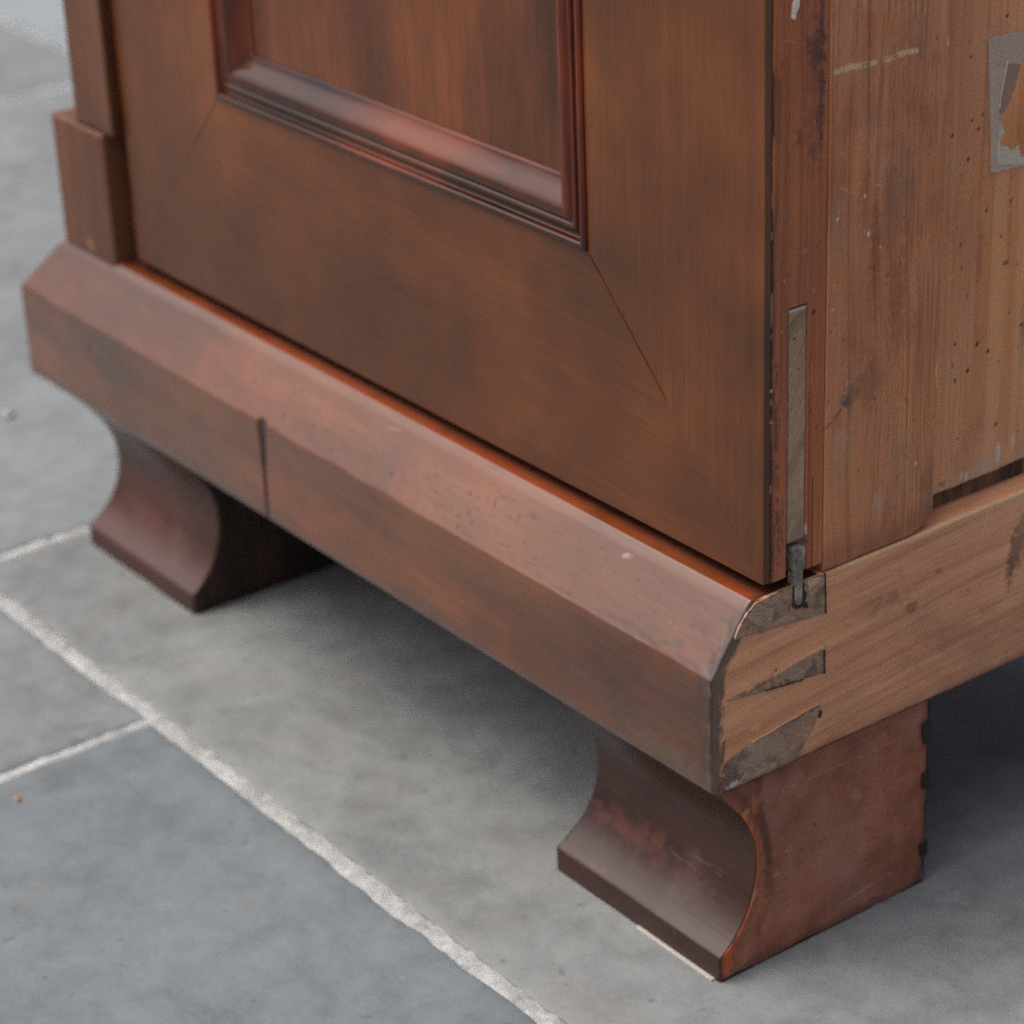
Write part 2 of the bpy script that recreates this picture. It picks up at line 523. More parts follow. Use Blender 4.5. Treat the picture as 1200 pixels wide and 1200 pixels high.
def slab(x0, x1, y0, y1, colour, dense, seed):
    st = .004 if dense else .05
    us = spaced(x0, x1, st, [.0008, .002, .004]); vs = spaced(y0, y1, st, [.0008, .002, .004])

    def fn(U, V):
        eu = np.minimum(U - x0, x1 - U); ev = np.minimum(V - y0, y1 - V)
        nx = (fbm(U * 0 + V * 90, V * 0 + 3.3, seed + 1, 4) - .5) * .0030 + (fbm(V * 18, V * 0 + 9, seed + 5) - .5) * .004
        ny = (fbm(U * 90, V * 0 + 1.7, seed + 2, 4) - .5) * .0030 + (fbm(U * 18, V * 0 + 4, seed + 6) - .5) * .004
        X = U + nx * np.clip(1 - eu / .02, 0, 1)
        Y = V + ny * np.clip(1 - ev / .02, 0, 1)
        return np.stack([X, Y, np.zeros_like(U)], -1)

    def rel(U, V):
        e = np.minimum(np.minimum(U - x0, x1 - U), np.minimum(V - y0, y1 - V))
        return -.0008 * (1 - sm(0, .006, e)) + (fbm(U * 12, V * 12, seed + 8) - .5) * .0009 * sm(0, .02, e)
    o = sheet('slab', us, vs, fn, (0, 0, -.022), M_stone, pave, None, .0012, rel)
    o.color = (*colour, 1)
    return o


SC = {'lead': lin(98, 109, 116), 'warm': lin(114, 120, 122), 'mid': lin(110, 118, 122), 'pale': lin(122, 132, 138)}
g = .0050
rows = [(-1.80, -1.215, [-3.2, -2.35, -1.5, -.72, .1, .9, 1.6, 2.3], 0), (-1.215, -.642, [-3.2, -2.6, -1.8, -1.0, -.3, .55, 1.3, 2.3], 0),
        (-.642, -.0675, [-3.2, -2.5, -1.75, -1.05, -.360, .36, 1.1, 1.7, 2.3], 1), (-.0675, .502, [-3.2, -2.2, -1.406, -.582, .27, 1.0, 1.6, 2.3], 1),
        (.502, 1.08, [-3.2, -2.6, -1.85, -1.05, -.3, .5, 1.2, 2.3], 0), (1.08, 1.65, [-3.2, -2.3, -1.5, -.7, .1, .8, 1.5, 2.3], 0), (1.65, 2.2, [-3.2, -2.5, -1.8, -1.0, -.3, .5, 1.3, 2.3], 0)]
vis = {(2, -1.05): 'mid', (2, -.360): 'lead', (3, -.582): 'warm', (3, -1.406): 'mid', (3, -2.2): 'mid', (4, -1.85): 'pale', (4, -2.6): 'pale'}
for ri, (ya, yb, xs, dn) in enumerate(rows):
    for xi, (xa, xb) in enumerate(zip(xs[:-1], xs[1:])):
        key = vis.get((ri, xa))
        c = SC[key] if key else SC[random.Random(ri * 31 + xi).choice(['lead', 'warm', 'mid'])]
        slab(xa + g * .85, xb - g * .85, ya + g, yb - g, c, (ri, xa) in ((2, -1.05), (2, -.360), (3, -.582)), ri * 11 + xi * 3 + 20)


def joint(pts, half, seed, z0=-.0013, amp=.0015):
    (xa, ya), (xb, yb) = pts
    along_x = abs(xb - xa) > abs(yb - ya)
    L = (xb - xa) if along_x else (yb - ya)
    us = spaced(0, abs(L), .0018); vs = spaced(-half, half, .0014)

    def fn(U, V):
        z = z0 + amp * (fbm(U * 170, V * 170, seed, 4) - .5) * 2 + .0005 * (fbm(U * 25, V * 25, seed + 7) - .5)
        z = z - .0016 * np.abs(V / half) ** 2
        if along_x: return np.stack([xa + U * np.sign(L), ya + V, z], -1)
        return np.stack([xa + V, ya + U * np.sign(L), z], -1)
    return sheet('mortar_joint', us, vs, fn, (0, 0, -.01), M_mortar, pave, None, 0)


joint([(-1.05, -.0675), (.36, -.0675)], .0074, 5)
joint([(-.360, -.072), (-.360, -.60)], .0085, 6)
joint([(-.582, -.062), (-.582, .49)], .0085, 7)
joint([(-1.406, -.06), (-1.406, .49)], .0105, 8)

# ------------------------------------------------------------------ wardrobe
W = bpy.data.objects.new('wardrobe', None)
link(W)
tag(W, 'lower corner of an old mahogany wardrobe with pine side, chamfered plinth and scotia block feet', 'wardrobe')

ZB, ZR, XL = .0957, .1797, -.602
TOP = .74
DY = .0281
YBACK = .36
BLUE = lin(50, 40, 38)
LIGHT = lin(206, 168, 128)

# --- plinth front board: swept profile (y,z)
prof = [(0.0030, ZB), (0.0012, ZB + .0006), (0.0002, ZB + .0022), (0, ZB + .004)]
prof += [(0, z) for z in np.linspace(ZB + .006, .1499, 56)]
prof += [(.00006, .15025), (.0002, .1506)]
a0, a1 = np.array((.0005, .15105)), np.array((.0186, .1766))
prof += [tuple(a0 + (a1 - a0) * k) for k in np.linspace(0, 1, 34)]
prof += [(.0200, .1781), (.0210, .1792), (.0216, .17985), (.02185, .18005), (.0222, .18012), (.0228, .18014), (.0250, .18014), (.0275, .18012), (.030, .1801), (.040, .1801), (.058, .1801)]
prof = np.array(prof)
seglen = np.concatenate([[0], np.cumsum(np.hypot(*np.diff(prof, axis=0).T))])


def plinth_front():
    us = np.unique(np.round(np.concatenate([np.arange(XL + .0, -.0002, .0011), [-.0004, -.0008, -.0015, -.0025, -.0035, XL + .0004, XL + .001, XL + .002, -.0002],
                                            np.arange(-.352, -.330, .0004)]), 5))
    U, T = np.meshgrid(us, seglen)
    Y = np.interp(T, seglen, prof[:, 0]); Z = np.interp(T, seglen, prof[:, 1])
    ty = np.gradient(prof[:, 0], seglen); tz = np.gradient(prof[:, 1], seglen)
    L = np.hypot(ty, tz)
    NY = np.interp(T, seglen, -tz / L); NZ = np.interp(T, seglen, ty / L)
    mk = Marks(U, T, 5)
    tz_ = lambda z: np.interp(z, prof[:, 1], seglen)
    te = float(tz_(.1500))
    # mitre at the left end: pull upper profile inwards with its depth
    # split running down the front face, widest at the top edge
    cx = -.3435 + (.1525 - Z) * -.02 + (fbm(Z * 200, Z * 0, 3) - .5) * .001
    wid = np.interp(Z, [ZB, .125, .15, .1545], [.0012, .0020, .0046, .0010])
    d = np.abs(U - cx)
    m = (1 - sm(wid * .45, wid, d)) * (T < te + .003)
    mk.put(m * 1.0, lin(50, 44, 40), -.0022)
    m = (1 - sm(.0008, .002, np.abs(U - cx - .003))) * sm(.14, .15, Z) * (T < te + .002)
    mk.put(m * .7, lin(60, 44, 36), -.0008)
    # worn lower arris of the chamfer
    nz = fbm(U * 60, T * 200, 8, 4)
    m = (1 - sm(.0, .0035, np.abs(T - te))) * sm(.42, .62, nz)
    mk.put(m * .55, lin(88, 58, 46))
    m = (1 - sm(.0, .0022, np.abs(T - te - .0025))) * sm(.5, .62, fbm(U * 200, T * 300, 18, 3)) * sm(-.30, -.05, U)
    mk.put(m * .5, lin(62, 48, 46), -.0002)
    # grime and bruising at the right-hand corner
    e = -U
    m = (1 - sm(.001, .009, e + (fbm(U * 400, T * 260, 4, 4) - .5) * .012))
    mk.put(m * .85 * (Z < .178), lin(60, 42, 34), -.0003)
    m = (1 - sm(.004, .03, e)) * (1 - sm(.0, .02, np.abs(Z - .146))) * sm(.4, .6, fbm(U * 150, T * 150, 14, 4))
    mk.put(m * .7, lin(66, 52, 50))
    crust = (1 - sm(.0012, .0046, e + (fbm(U * 260, T * 150, 91, 4) - .5) * .0058)) * (Z < .178)
    mk.put(crust * .9, lin(54, 38, 29), .0002)
    mk.put(crust * sm(.5, .68, fbm(U * 420, T * 120, 92, 4)) * .5, lin(128, 94, 74), -.0002)
    mk.put(crust * sm(.6, .68, fbm(U * 240, T * 120, 93, 4)) * .6, lin(92, 70, 56), .0002)
    # dirty lower edge
    m = (1 - sm(.0, .012, Z - ZB + (fbm(U * 40, Z * 90, 6, 4) - .5) * .02)) * (T < te)
    mk.put(m * .65, lin(66, 50, 42))
    mk.blob(-.055, float(tz_(.112)), .022, .008, lin(60, 48, 42), .7, ragged=1.0, soft=.8)
    mk.blob(-.030, float(tz_(.104)), .024, .006, lin(84, 70, 52), .6, ragged=1.0, soft=.8)
    mk.blob(-.085, float(tz_(.118)), .012, .005, lin(70, 52, 44), .6, ragged=1.0, soft=.8)
    mk.blob(-.105, float(tz_(.138)), .016, .006, lin(80, 52, 40), .5, ragged=1.0, soft=.8)
    m = (1 - sm(.0, .05, e)) * (1 - sm(ZB + .004, ZB + .03, Z)) * sm(.35, .6, fbm(U * 60, T * 60, 26, 4))
    mk.put(m * .55, lin(86, 66, 52))
    # scratches, knocks and blooms on the chamfer: (x, y-depth on chamfer)
    def ct(y): return float(np.interp(y, prof[60:, 0], seglen[60:]))
    for (x, y, rx, rt, c, a) in [(-.330, .0045, .0016, .0035, BLUE, .8), (-.303, .0030, .0012, .0022, BLUE, .8), (-.318, .0042, .0010, .0015, BLUE, .7), (-.295, .0072, .004, .0012, BLUE, .5),
                                 (-.1623, .0123, .0009, .0045, BLUE, .9), (-.136, .0141, .004, .0014, BLUE, .7), (-.1785, .0022, .0013, .0020, lin(60, 36, 28), .9), (-.1735, .0022, .0008, .0018, lin(60, 36, 28), .7),
                                 (-.0738, .0169, .004, .0012, lin(150, 128, 120), .6), (-.249, .0171, .006, .0009, lin(120, 104, 100), .6), (-.212, .0096, .007, .003, lin(92, 48, 34), .6), (-.23, .006, .002, .004, lin(116, 56, 34), .7),
                                 (-.345, .009, .004, .002, lin(100, 60, 48), .5), (-.36, .012, .003, .002, lin(90, 56, 46), .6), (-.31, .014, .006, .002, lin(100, 60, 46), .5), (-.285, .003, .0015, .0012, BLUE, .7), (-.275, .0055, .002, .001, BLUE, .5),
                                 (-.15, .009, .008, .0025, lin(104, 62, 56), .45), (-.145, .012, .0015, .003, BLUE, .6), (-.118, .004, .006, .0016, lin(84, 54, 48), .5), (-.097, .006, .004, .0012, lin(80, 50, 44), .5), (-.026, .004, .005, .002, BLUE, .6), (-.015, .009, .003, .002, BLUE, .5)]:
        mk.blob(x, ct(y), rx, rt, c, min(1, a * 1.15), -.00006, ang=.25, ragged=.7)
    r2 = np.random.default_rng(3)
    for k in range(110):
        x = r2.uniform(-.40, -.01); y = r2.uniform(.002, .016)
        mk.blob(x, ct(y), r2.uniform(.0005, .0018), r2.uniform(.0005, .0012), lin(40, 28, 24) if k % 2 else lin(76, 38, 26), r2.uniform(.6, 1.0), -.0001, ragged=.6)
    for k in range(26):
        x = r2.uniform(-.58, -.01); t = r2.uniform(.004, te - .004)
        mk.blob(x, t, r2.uniform(.0006, .003), r2.uniform(.0006, .0016), lin(60, 40, 34), r2.uniform(.3, .7), -.0001, ragged=.7)
    mk.blob(-.5205, float(tz_(.136)), .004, .0025, lin(70, 60, 54), .8, -.0006, ragged=.8)
    mk.blob(-.508, float(tz_(.1375)), .0025, .002, lin(70, 60, 54), .6, -.0004, ragged=.8)
    for k in range(9):
        x = r2.uniform(-.55, -.02); t = te + r2.uniform(.004, .026); dx = r2.uniform(.006, .02)
        mk.line([(x, t), (x + dx, t + r2.uniform(-.004, .004))], .00035, lin(150, 104, 84), .45, 0, .4, .001)
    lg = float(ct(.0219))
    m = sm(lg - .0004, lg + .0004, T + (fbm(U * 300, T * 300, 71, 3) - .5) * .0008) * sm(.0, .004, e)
    mk.put(m * .85 * (.5 + .5 * sm(.35, .6, fbm(U * 35, T * 200, 72, 4))), lin(128, 52, 14))  # orange ledge band: the door's reflection painted into the colour
    mk.put(sm(.0262, .0285, Y) * .8, lin(40, 24, 18))  # dark strip behind it: shade of the gap under the door, painted on
    H = mk.h + (fbm(U * 9, T * 9, 33) - .5) * .0004 + (fbm(U * 70, T * 70, 34) - .5) * .00016
    edge_r = np.clip(.0016 - (-U), 0, None)
    H = H - (.0016 - np.sqrt(np.maximum(.0016 ** 2 - edge_r ** 2, 0))) * (.5 + fbm(U * 0, T * 120, 9) * 1.2)
    chip = sm(.55, .7, fbm(U * 25, T * 0 + 2, 44, 4)) * (1 - sm(0, .002, np.abs(T - te)))
    H = H - chip * .0002
    Xm = np.where(U < -.5, XL + (U - XL) * ((-.5 - XL - Y) / (-.5 - XL)) + Y, U)       # left end mitred
    P = np.stack([Xm, Y + NY * H, Z + NZ * H], -1)
    nv, nu = U.shape
    idx = np.arange(nu * nv).reshape(nv, nu)
    F = np.stack([idx[:-1, :-1], idx[:-1, 1:], idx[1:, 1:], idx[1:, :-1]], -1).reshape(-1, 4).tolist()
    V = P.reshape(-1, 3)
    n0 = len(V)
    # end caps, back and bottom
    capR = V[idx[:, -1]]; capL = V[idx[:, 0]]
    ex = np.array([(capR[-1][0], .058, ZB), (capL[-1][0], .058, ZB)])
    V2 = np.concatenate([V, capR, capL, ex])
    ia = list(range(n0, n0 + nv)); ib = list(range(n0 + nv, n0 + 2 * nv)); er, el = n0 + 2 * nv, n0 + 2 * nv + 1
    faces = F + [ia + [er], [el] + ib[::-1], [ia[-1], ib[-1], el, er], [ia[0], er, el, ib[0]]]
    sm_ = [True] * len(F) + [False] * 4
    c = mk.col.reshape(-1, 3); am = mk.amt.reshape(-1)
    # cut ends: bruised, dirty veneer edge
    endc = np.tile(np.array(lin(104, 80, 68)), (2 * nv + 2, 1))
    fl = np.concatenate([fbm(capR[:, 1] * 300, capR[:, 2] * 300, 3), np.zeros(nv), np.zeros(2)])
    endc = endc * (.6 + fl[:, None])
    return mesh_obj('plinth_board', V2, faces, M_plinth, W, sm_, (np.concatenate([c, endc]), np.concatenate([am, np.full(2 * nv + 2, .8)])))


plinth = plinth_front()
# left return of the plinth, mitred into the front board
ret = prism('plinth_return', [(0, 0)], 'y', 0, 1, M_plinth, W) if False else None
bmv = []
for (y, z) in [(.0, ZB), (0, .1500), (.015, .1721), (.0222, .1796), (.030, .1807), (.058, .1807), (.058, ZB)]:
    bmv += [(XL + y, y + .001, z), (XL + y, YBACK, z)]
nb = len(bmv) // 2
ret = mesh_obj('plinth_return', bmv, [[2 * i, 2 * i + 1, 2 * ((i + 1) % nb) + 1, 2 * ((i + 1) % nb)] for i in range(nb)] + [[2 * i for i in range(nb)][::-1], [2 * i + 1 for i in range(nb)]], M_plinth, W)

# --- plinth side rail (pale pine), from just behind the front veneer to the back
py = interp_y = lambda z: np.interp(z, prof[3:, 1][:-8], prof[3:, 0][:-8])


def rail_fn(U, V):
    y0 = py(V) + .0014 + (fbm(V * 260, V * 0, 12, 3) - .5) * .0012
    k = np.clip(U / .05, 0, 1)
    Y = U + y0 * (1 - k) + .005 * k
    return np.stack([np.zeros_like(U) + .0002, Y, V], -1)


def rail_marks(m):
    Y = rail_fn(m.U, m.V)[..., 1]
    m.U = Y
    z = m.V
    # bright worn top arris
    t = (1 - sm(.0006, .0026, ZR - z + (fbm(Y * 120, z * 0, 3, 3) - .5) * .003)) * sm(.064, .075, Y)
    m.put(t * .85, lin(226, 186, 140))
    t = (1 - sm(.0006, .004, ZR - z + (fbm(Y * 60, z * 0, 13, 3) - .5) * .006)) * sm(.12, .16, Y)
    m.put(t * .6, lin(214, 178, 140))
    # dirty lower edge near the corner and dark front edge
    dfr = m.U - py(z) - .0014
    t = (1 - sm(.0028, .0062, dfr + (fbm(Y * 260, z * 160, 5, 4) - .5) * .0062))
    m.put(t * .85, lin(84, 66, 58), -.0003)
    m.put(t * sm(.52, .62, fbm(Y * 500, z * 260, 85, 4)) * .9, lin(168, 124, 94), -.0002)
    m.put(t * sm(.55, .65, fbm(Y * 300, z * 150, 86, 4)) * .9, lin(46, 40, 42), -.0003)
    m.put((1 - sm(.0004, .0010, np.abs(dfr - .0048 - (fbm(z * 150, z * 0, 87, 3) - .5) * .002))) * sm(.4, .55, fbm(Y * 90, z * 90, 88, 3)) * .8, lin(60, 44, 38), -.0004)
    t = (1 - sm(0, .005, z - ZB + (fbm(Y * 90, z * 120, 7, 4) - .5) * .008))
    m.put(t * .55, lin(120, 84, 66))
    t = (1 - sm(0, .03, z - ZB + (fbm(Y * 50, z * 60, 17, 4) - .5) * .03)) * sm(.05, .07, Y)
    m.put(t * .4, lin(140, 92, 72))
    # purplish bruises
    m.blob(.098, .152, .012, .006, lin(138, 100, 82), .5, ragged=.9, soft=.8)
    m.blob(.112, .146, .004, .003, lin(104, 76, 62), .6, ragged=.9)
    m.blob(.175, .152, .004, .012, lin(96, 76, 68), .75, ragged=.9)
    m.blob(.172, .143, .0025, .008, lin(84, 64, 56), .7, ragged=.9)
    m.blob(.182, .16, .005, .016, lin(128, 98, 82), .6, ragged=.8)
    m.blob(.14, .125, .03, .01, lin(156, 112, 88), .5, ragged=.9, soft=.9)
    m.blob(.128, .158, .0022, .0014, lin(96, 66, 50), .6)
    m.line([(.1571, .178), (.1548, .1719), (.150, .160), (.1472, .1539)], .0005, lin(222, 184, 140), .9, -.0002)
    m.line([(.133, .1614), (.1267, .1318)], .0005, lin(206, 168, 132), .6, 0, .3)
    m.line([(.0974, .1733), (.0985, .1649)], .0004, lin(210, 172, 134), .7)
    m.line([(.165, .150), (.160, .122)], .0006, lin(206, 168, 132), .5, 0, .4)
    m.line([(.062, .130), (.11, .1375), (.17, .1445)], .0006, lin(150, 108, 82), .45, 0, .35, .003)
    for k in range(16):
        y, zz = m_r.uniform(.03, .19), m_r.uniform(.10, .178)
        m.line([(y, zz), (y + m_r.uniform(.004, .03), zz + m_r.uniform(-.001, .003))], .0004, [lin(212, 176, 138), lin(126, 88, 66)][k % 2], .5, 0, .4, .002)
    for k in range(22):
        m.blob(m_r.uniform(.02, .19), m_r.uniform(.10, .178), m_r.uniform(.0005, .0012), m_r.uniform(.0004, .0009), [lin(220, 190, 156), lin(86, 62, 48)][k % 2], .8)
    m.blob(.024, .1205, .003, .0018, lin(222, 176, 122), .8, ragged=.7)
    m.blob(.016, .1275, .002, .003, lin(216, 170, 118), .6, ragged=.7)
    m.blob(.018, .1432, .003, .0016, lin(226, 182, 128), .9, ragged=.6)
    m.U = m.U


m_r = np.random.default_rng(11)
rail_us = np.unique(np.round(np.concatenate([np.arange(0, .19, .0006), np.arange(.19, YBACK, .01), [.0003, YBACK - .005]]), 5))
rail = sheet('side_rail', rail_us, spaced(ZB + .0004, ZR, .0006, [.0003]), rail_fn, (-.03, 0, 0), M_rail, W, rail_marks, .0009,
             lambda U, V: (fbm(U * 14, V * 30, 3) - .5) * .0006 + (fbm(U * 40, V * 600, 4) - .5) * .00012 - (1 - sm(0, .003, U)) * .0004)

# dovetail pins of the front board, grey end grain showing in the side rail
def pin_sheet(cols, fn2, seed, mkfn):
    us = cols
    vs = spaced(0, 1, 1 / 40)

    def fn(U, V):
        y, z = fn2(U, V)
        y = y + (fbm(z * 500, y * 500, seed, 3) - .5) * .0007 * (np.abs(U - .5) * 2) ** 6
        z = z + (fbm(y * 400, z * 0, seed + 2, 3) - .5) * .0008 * (np.abs(V - .5) * 2) ** 6
        return np.stack([np.zeros_like(y) + .0006, y, z], -1)

    def mk(m):
        P = fn(m.U, m.V)
        u0, v0 = m.U, m.V
        m.U, m.V = P[..., 1], P[..., 2]
        y, z = m.U, m.V
        # growth rings of the end grain, slanting
        g_ = vnoise((z * .8 + y * .55 + (fbm(y * 60, z * 60, seed) - .5) * .004) * 700, y * 6, seed)
        m.put(sm(.55, .8, g_) * .45, lin(104, 86, 74), -.0001)
        m.put(sm(.52, .72, fbm(y * 120, z * 120, seed + 4, 4)) * .4, lin(146, 116, 96))
        m.put(sm(.58, .72, fbm(y * 260, z * 260, seed + 14, 4)) * .6, lin(92, 72, 62), -.0002)
        e = np.minimum(np.minimum(u0, 1 - u0) * .05, np.minimum(v0, 1 - v0) * .012)
        m.put((1 - sm(.0002, .0012, e + (fbm(y * 500, z * 500, seed + 5, 3) - .5) * .0016)) * .4, lin(100, 74, 58), -.0002)
        mkfn(m, y, z)
        for k in range(12):
            m.blob(m_r.uniform(y.min(), y.max()), m_r.uniform(z.min(), z.max()), m_r.uniform(.0004, .0014), m_r.uniform(.0003, .0008), [lin(208, 178, 148), lin(60, 46, 40)][k % 2], .7, ragged=.8)
        m.U, m.V = u0, v0
    return sheet('dovetail_pin', us, vs, fn, (-.006, 0, 0), M_end, plinth, mk, 0, None)


def fA(U, V):
    y = .0125 + U * (.0618 - .0125)
    lo = np.interp(y, [.0122, .037, .0622], [.1660, .1634, .1608])
    hi = np.interp(y, [.0122, .0152, .0190, .0232, .030, .0421, .0612], [.1664, .1710, .1758, .1788, .1795, .1796, .1796])
    return y, lo + V * (hi - lo)


def fB(U, V):
    y = .0085 + U * (.0616 - .0085)
    lo = np.interp(y, [.0085, .040, .0618], [.1388, .1350, .1326])
    hi = np.interp(y, [.0085, .0230, .0330, .0420, .0520, .0613], [.1391, .1409, .1412, .1424, .1441, .1448])
    return y, lo + V * (hi - lo)


def fC(U, V):
    z = ZB + .0004 + V * (.1186 - ZB - .0004)
    a = np.interp(z, [ZB, .104, .1098, .1142, .1165, .1186], [.0042, .0052, .0066, .0214, .0380, .0588])
    b = np.interp(z, [ZB, .101, .1062, .1100, .1186], [.0468, .0500, .0540, .0572, .0598])
    return a + U * (b - a), z


pin_sheet(spaced(0, 1, 1 / 80), fA, 3, lambda m, y, z: (m.put((1 - sm(.0, .004, z - np.interp(y, [.012, .062], [.166, .161]))) * sm(.4, .6, fbm(y * 200, z * 100, 4)) * .6, lin(178, 150, 126))))
pin_sheet(spaced(0, 1, 1 / 80), fB, 5, lambda m, y, z: (m.blob(.028, .1400, .004, .0012, lin(126, 82, 60), .8), m.blob(.0205, .1402, .0026, .0012, lin(222, 176, 124), .8), m.blob(.055, .1435, .006, .0012, lin(178, 152, 134), .7)))
pin_sheet(spaced(0, 1, 1 / 80), fC, 9, lambda m, y, z: (m.put((1 - sm(.003, .012, y - .004 + (fbm(y * 150, z * 150, 3, 4) - .5) * .016)) * .6, lin(92, 70, 58)), m.put((1 - sm(0, .002, z - ZB + (fbm(y * 300, z * 300, 33) - .5) * .003)) * .7, lin(70, 60, 56)),
                                                         m.blob(.03, .107, .018, .006, lin(160, 144, 128), .6, ragged=.9, soft=.9), m.blob(.0115, ZB + .0025, .004, .0014, lin(206, 200, 190), .8, ragged=.9), m.blob(.05, .11, .006, .005, lin(170, 124, 94), .6, ragged=.9)))
# shadow gaps and splintered edges along the pins
box('chip', -.003, .0006, .0612, .0622, .1455, .1330 + .0125, M_dark, rail, 0) if False else None


def seam(pts, w, seed, mat=None, x=.0012, name='joint_gap', parent=None):
    up, dn = [], []
    for i, (y, z) in enumerate(pts):
        a = np.array(pts[max(i - 1, 0)]); b = np.array(pts[min(i + 1, len(pts) - 1)])
        d = (b - a) / np.linalg.norm(b - a); n = np.array([-d[1], d[0]])
        ww = w * (.35 + 1.1 * fbm(y * 900, z * 900, seed))
        up.append((y + n[0] * ww, z + n[1] * ww)); dn.append((y - n[0] * ww, z - n[1] * ww))
    return prism(name, up + dn[::-1], 'x', -.004, x, mat or M_dark, parent or plinth)


def dens(pts, step=.002, wob=.0003, seed=1):
    out = []
    for (a, b) in zip(pts[:-1], pts[1:]):
        a, b = np.array(a), np.array(b); k = max(1, int(np.linalg.norm(b - a) / step))
        for j in range(k):
            p = a + (b - a) * j / k
            out.append(tuple(p + wob * (np.array([fbm(p[0] * 500, p[1] * 500, seed), fbm(p[0] * 500, p[1] * 500, seed + 2)]) - .5)))
    return out + [tuple(pts[-1])]


seam(dens([(.0621, .1607), (.0612, .1797)]), .00012, 2, x=.0010)
seam(dens([(.0290, .1363), (.0400, .1349), (.0500, .1338)]), .00012, 3, x=.0010)
seam(dens([(.0618, .1322), (.0614, .1452)]), .0002, 4, x=.0010)
seam(dens([(.0330, .1419), (.0460, .1436), (.0612, .1452)], wob=.001), .0007, 5, wood('splinter_light', [(.2, lin(184, 142, 112)), (.8, lin(226, 182, 140))], 'y', rough=.6, marks=False), .0012, 'splinter')
seam(dens([(.0214, .1144), (.0380, .1168), (.0596, .1190)], wob=.0008), .00022, 6, bpy.data.materials['splinter_light'], .0011, 'splinter')
seam(dens([(.0592, .1120), (.0600, .1150)]), .0007, 7, x=.0011)

# --- feet
fprof = np.array([(.0046, 0), (.0046, .0118), (.0052, .0124), (.0072, .0138), (.0108, .0168), (.0150, .0212), (.0192, .0280), (.0228, .0360), (.0248, .0440), (.0254, .0520), (.0249, .0600), (.0230, .0680), (.0190, .0760), (.0136, .0835), (.0088, .0885), (.0060, .0915), (.0050, .0960)])


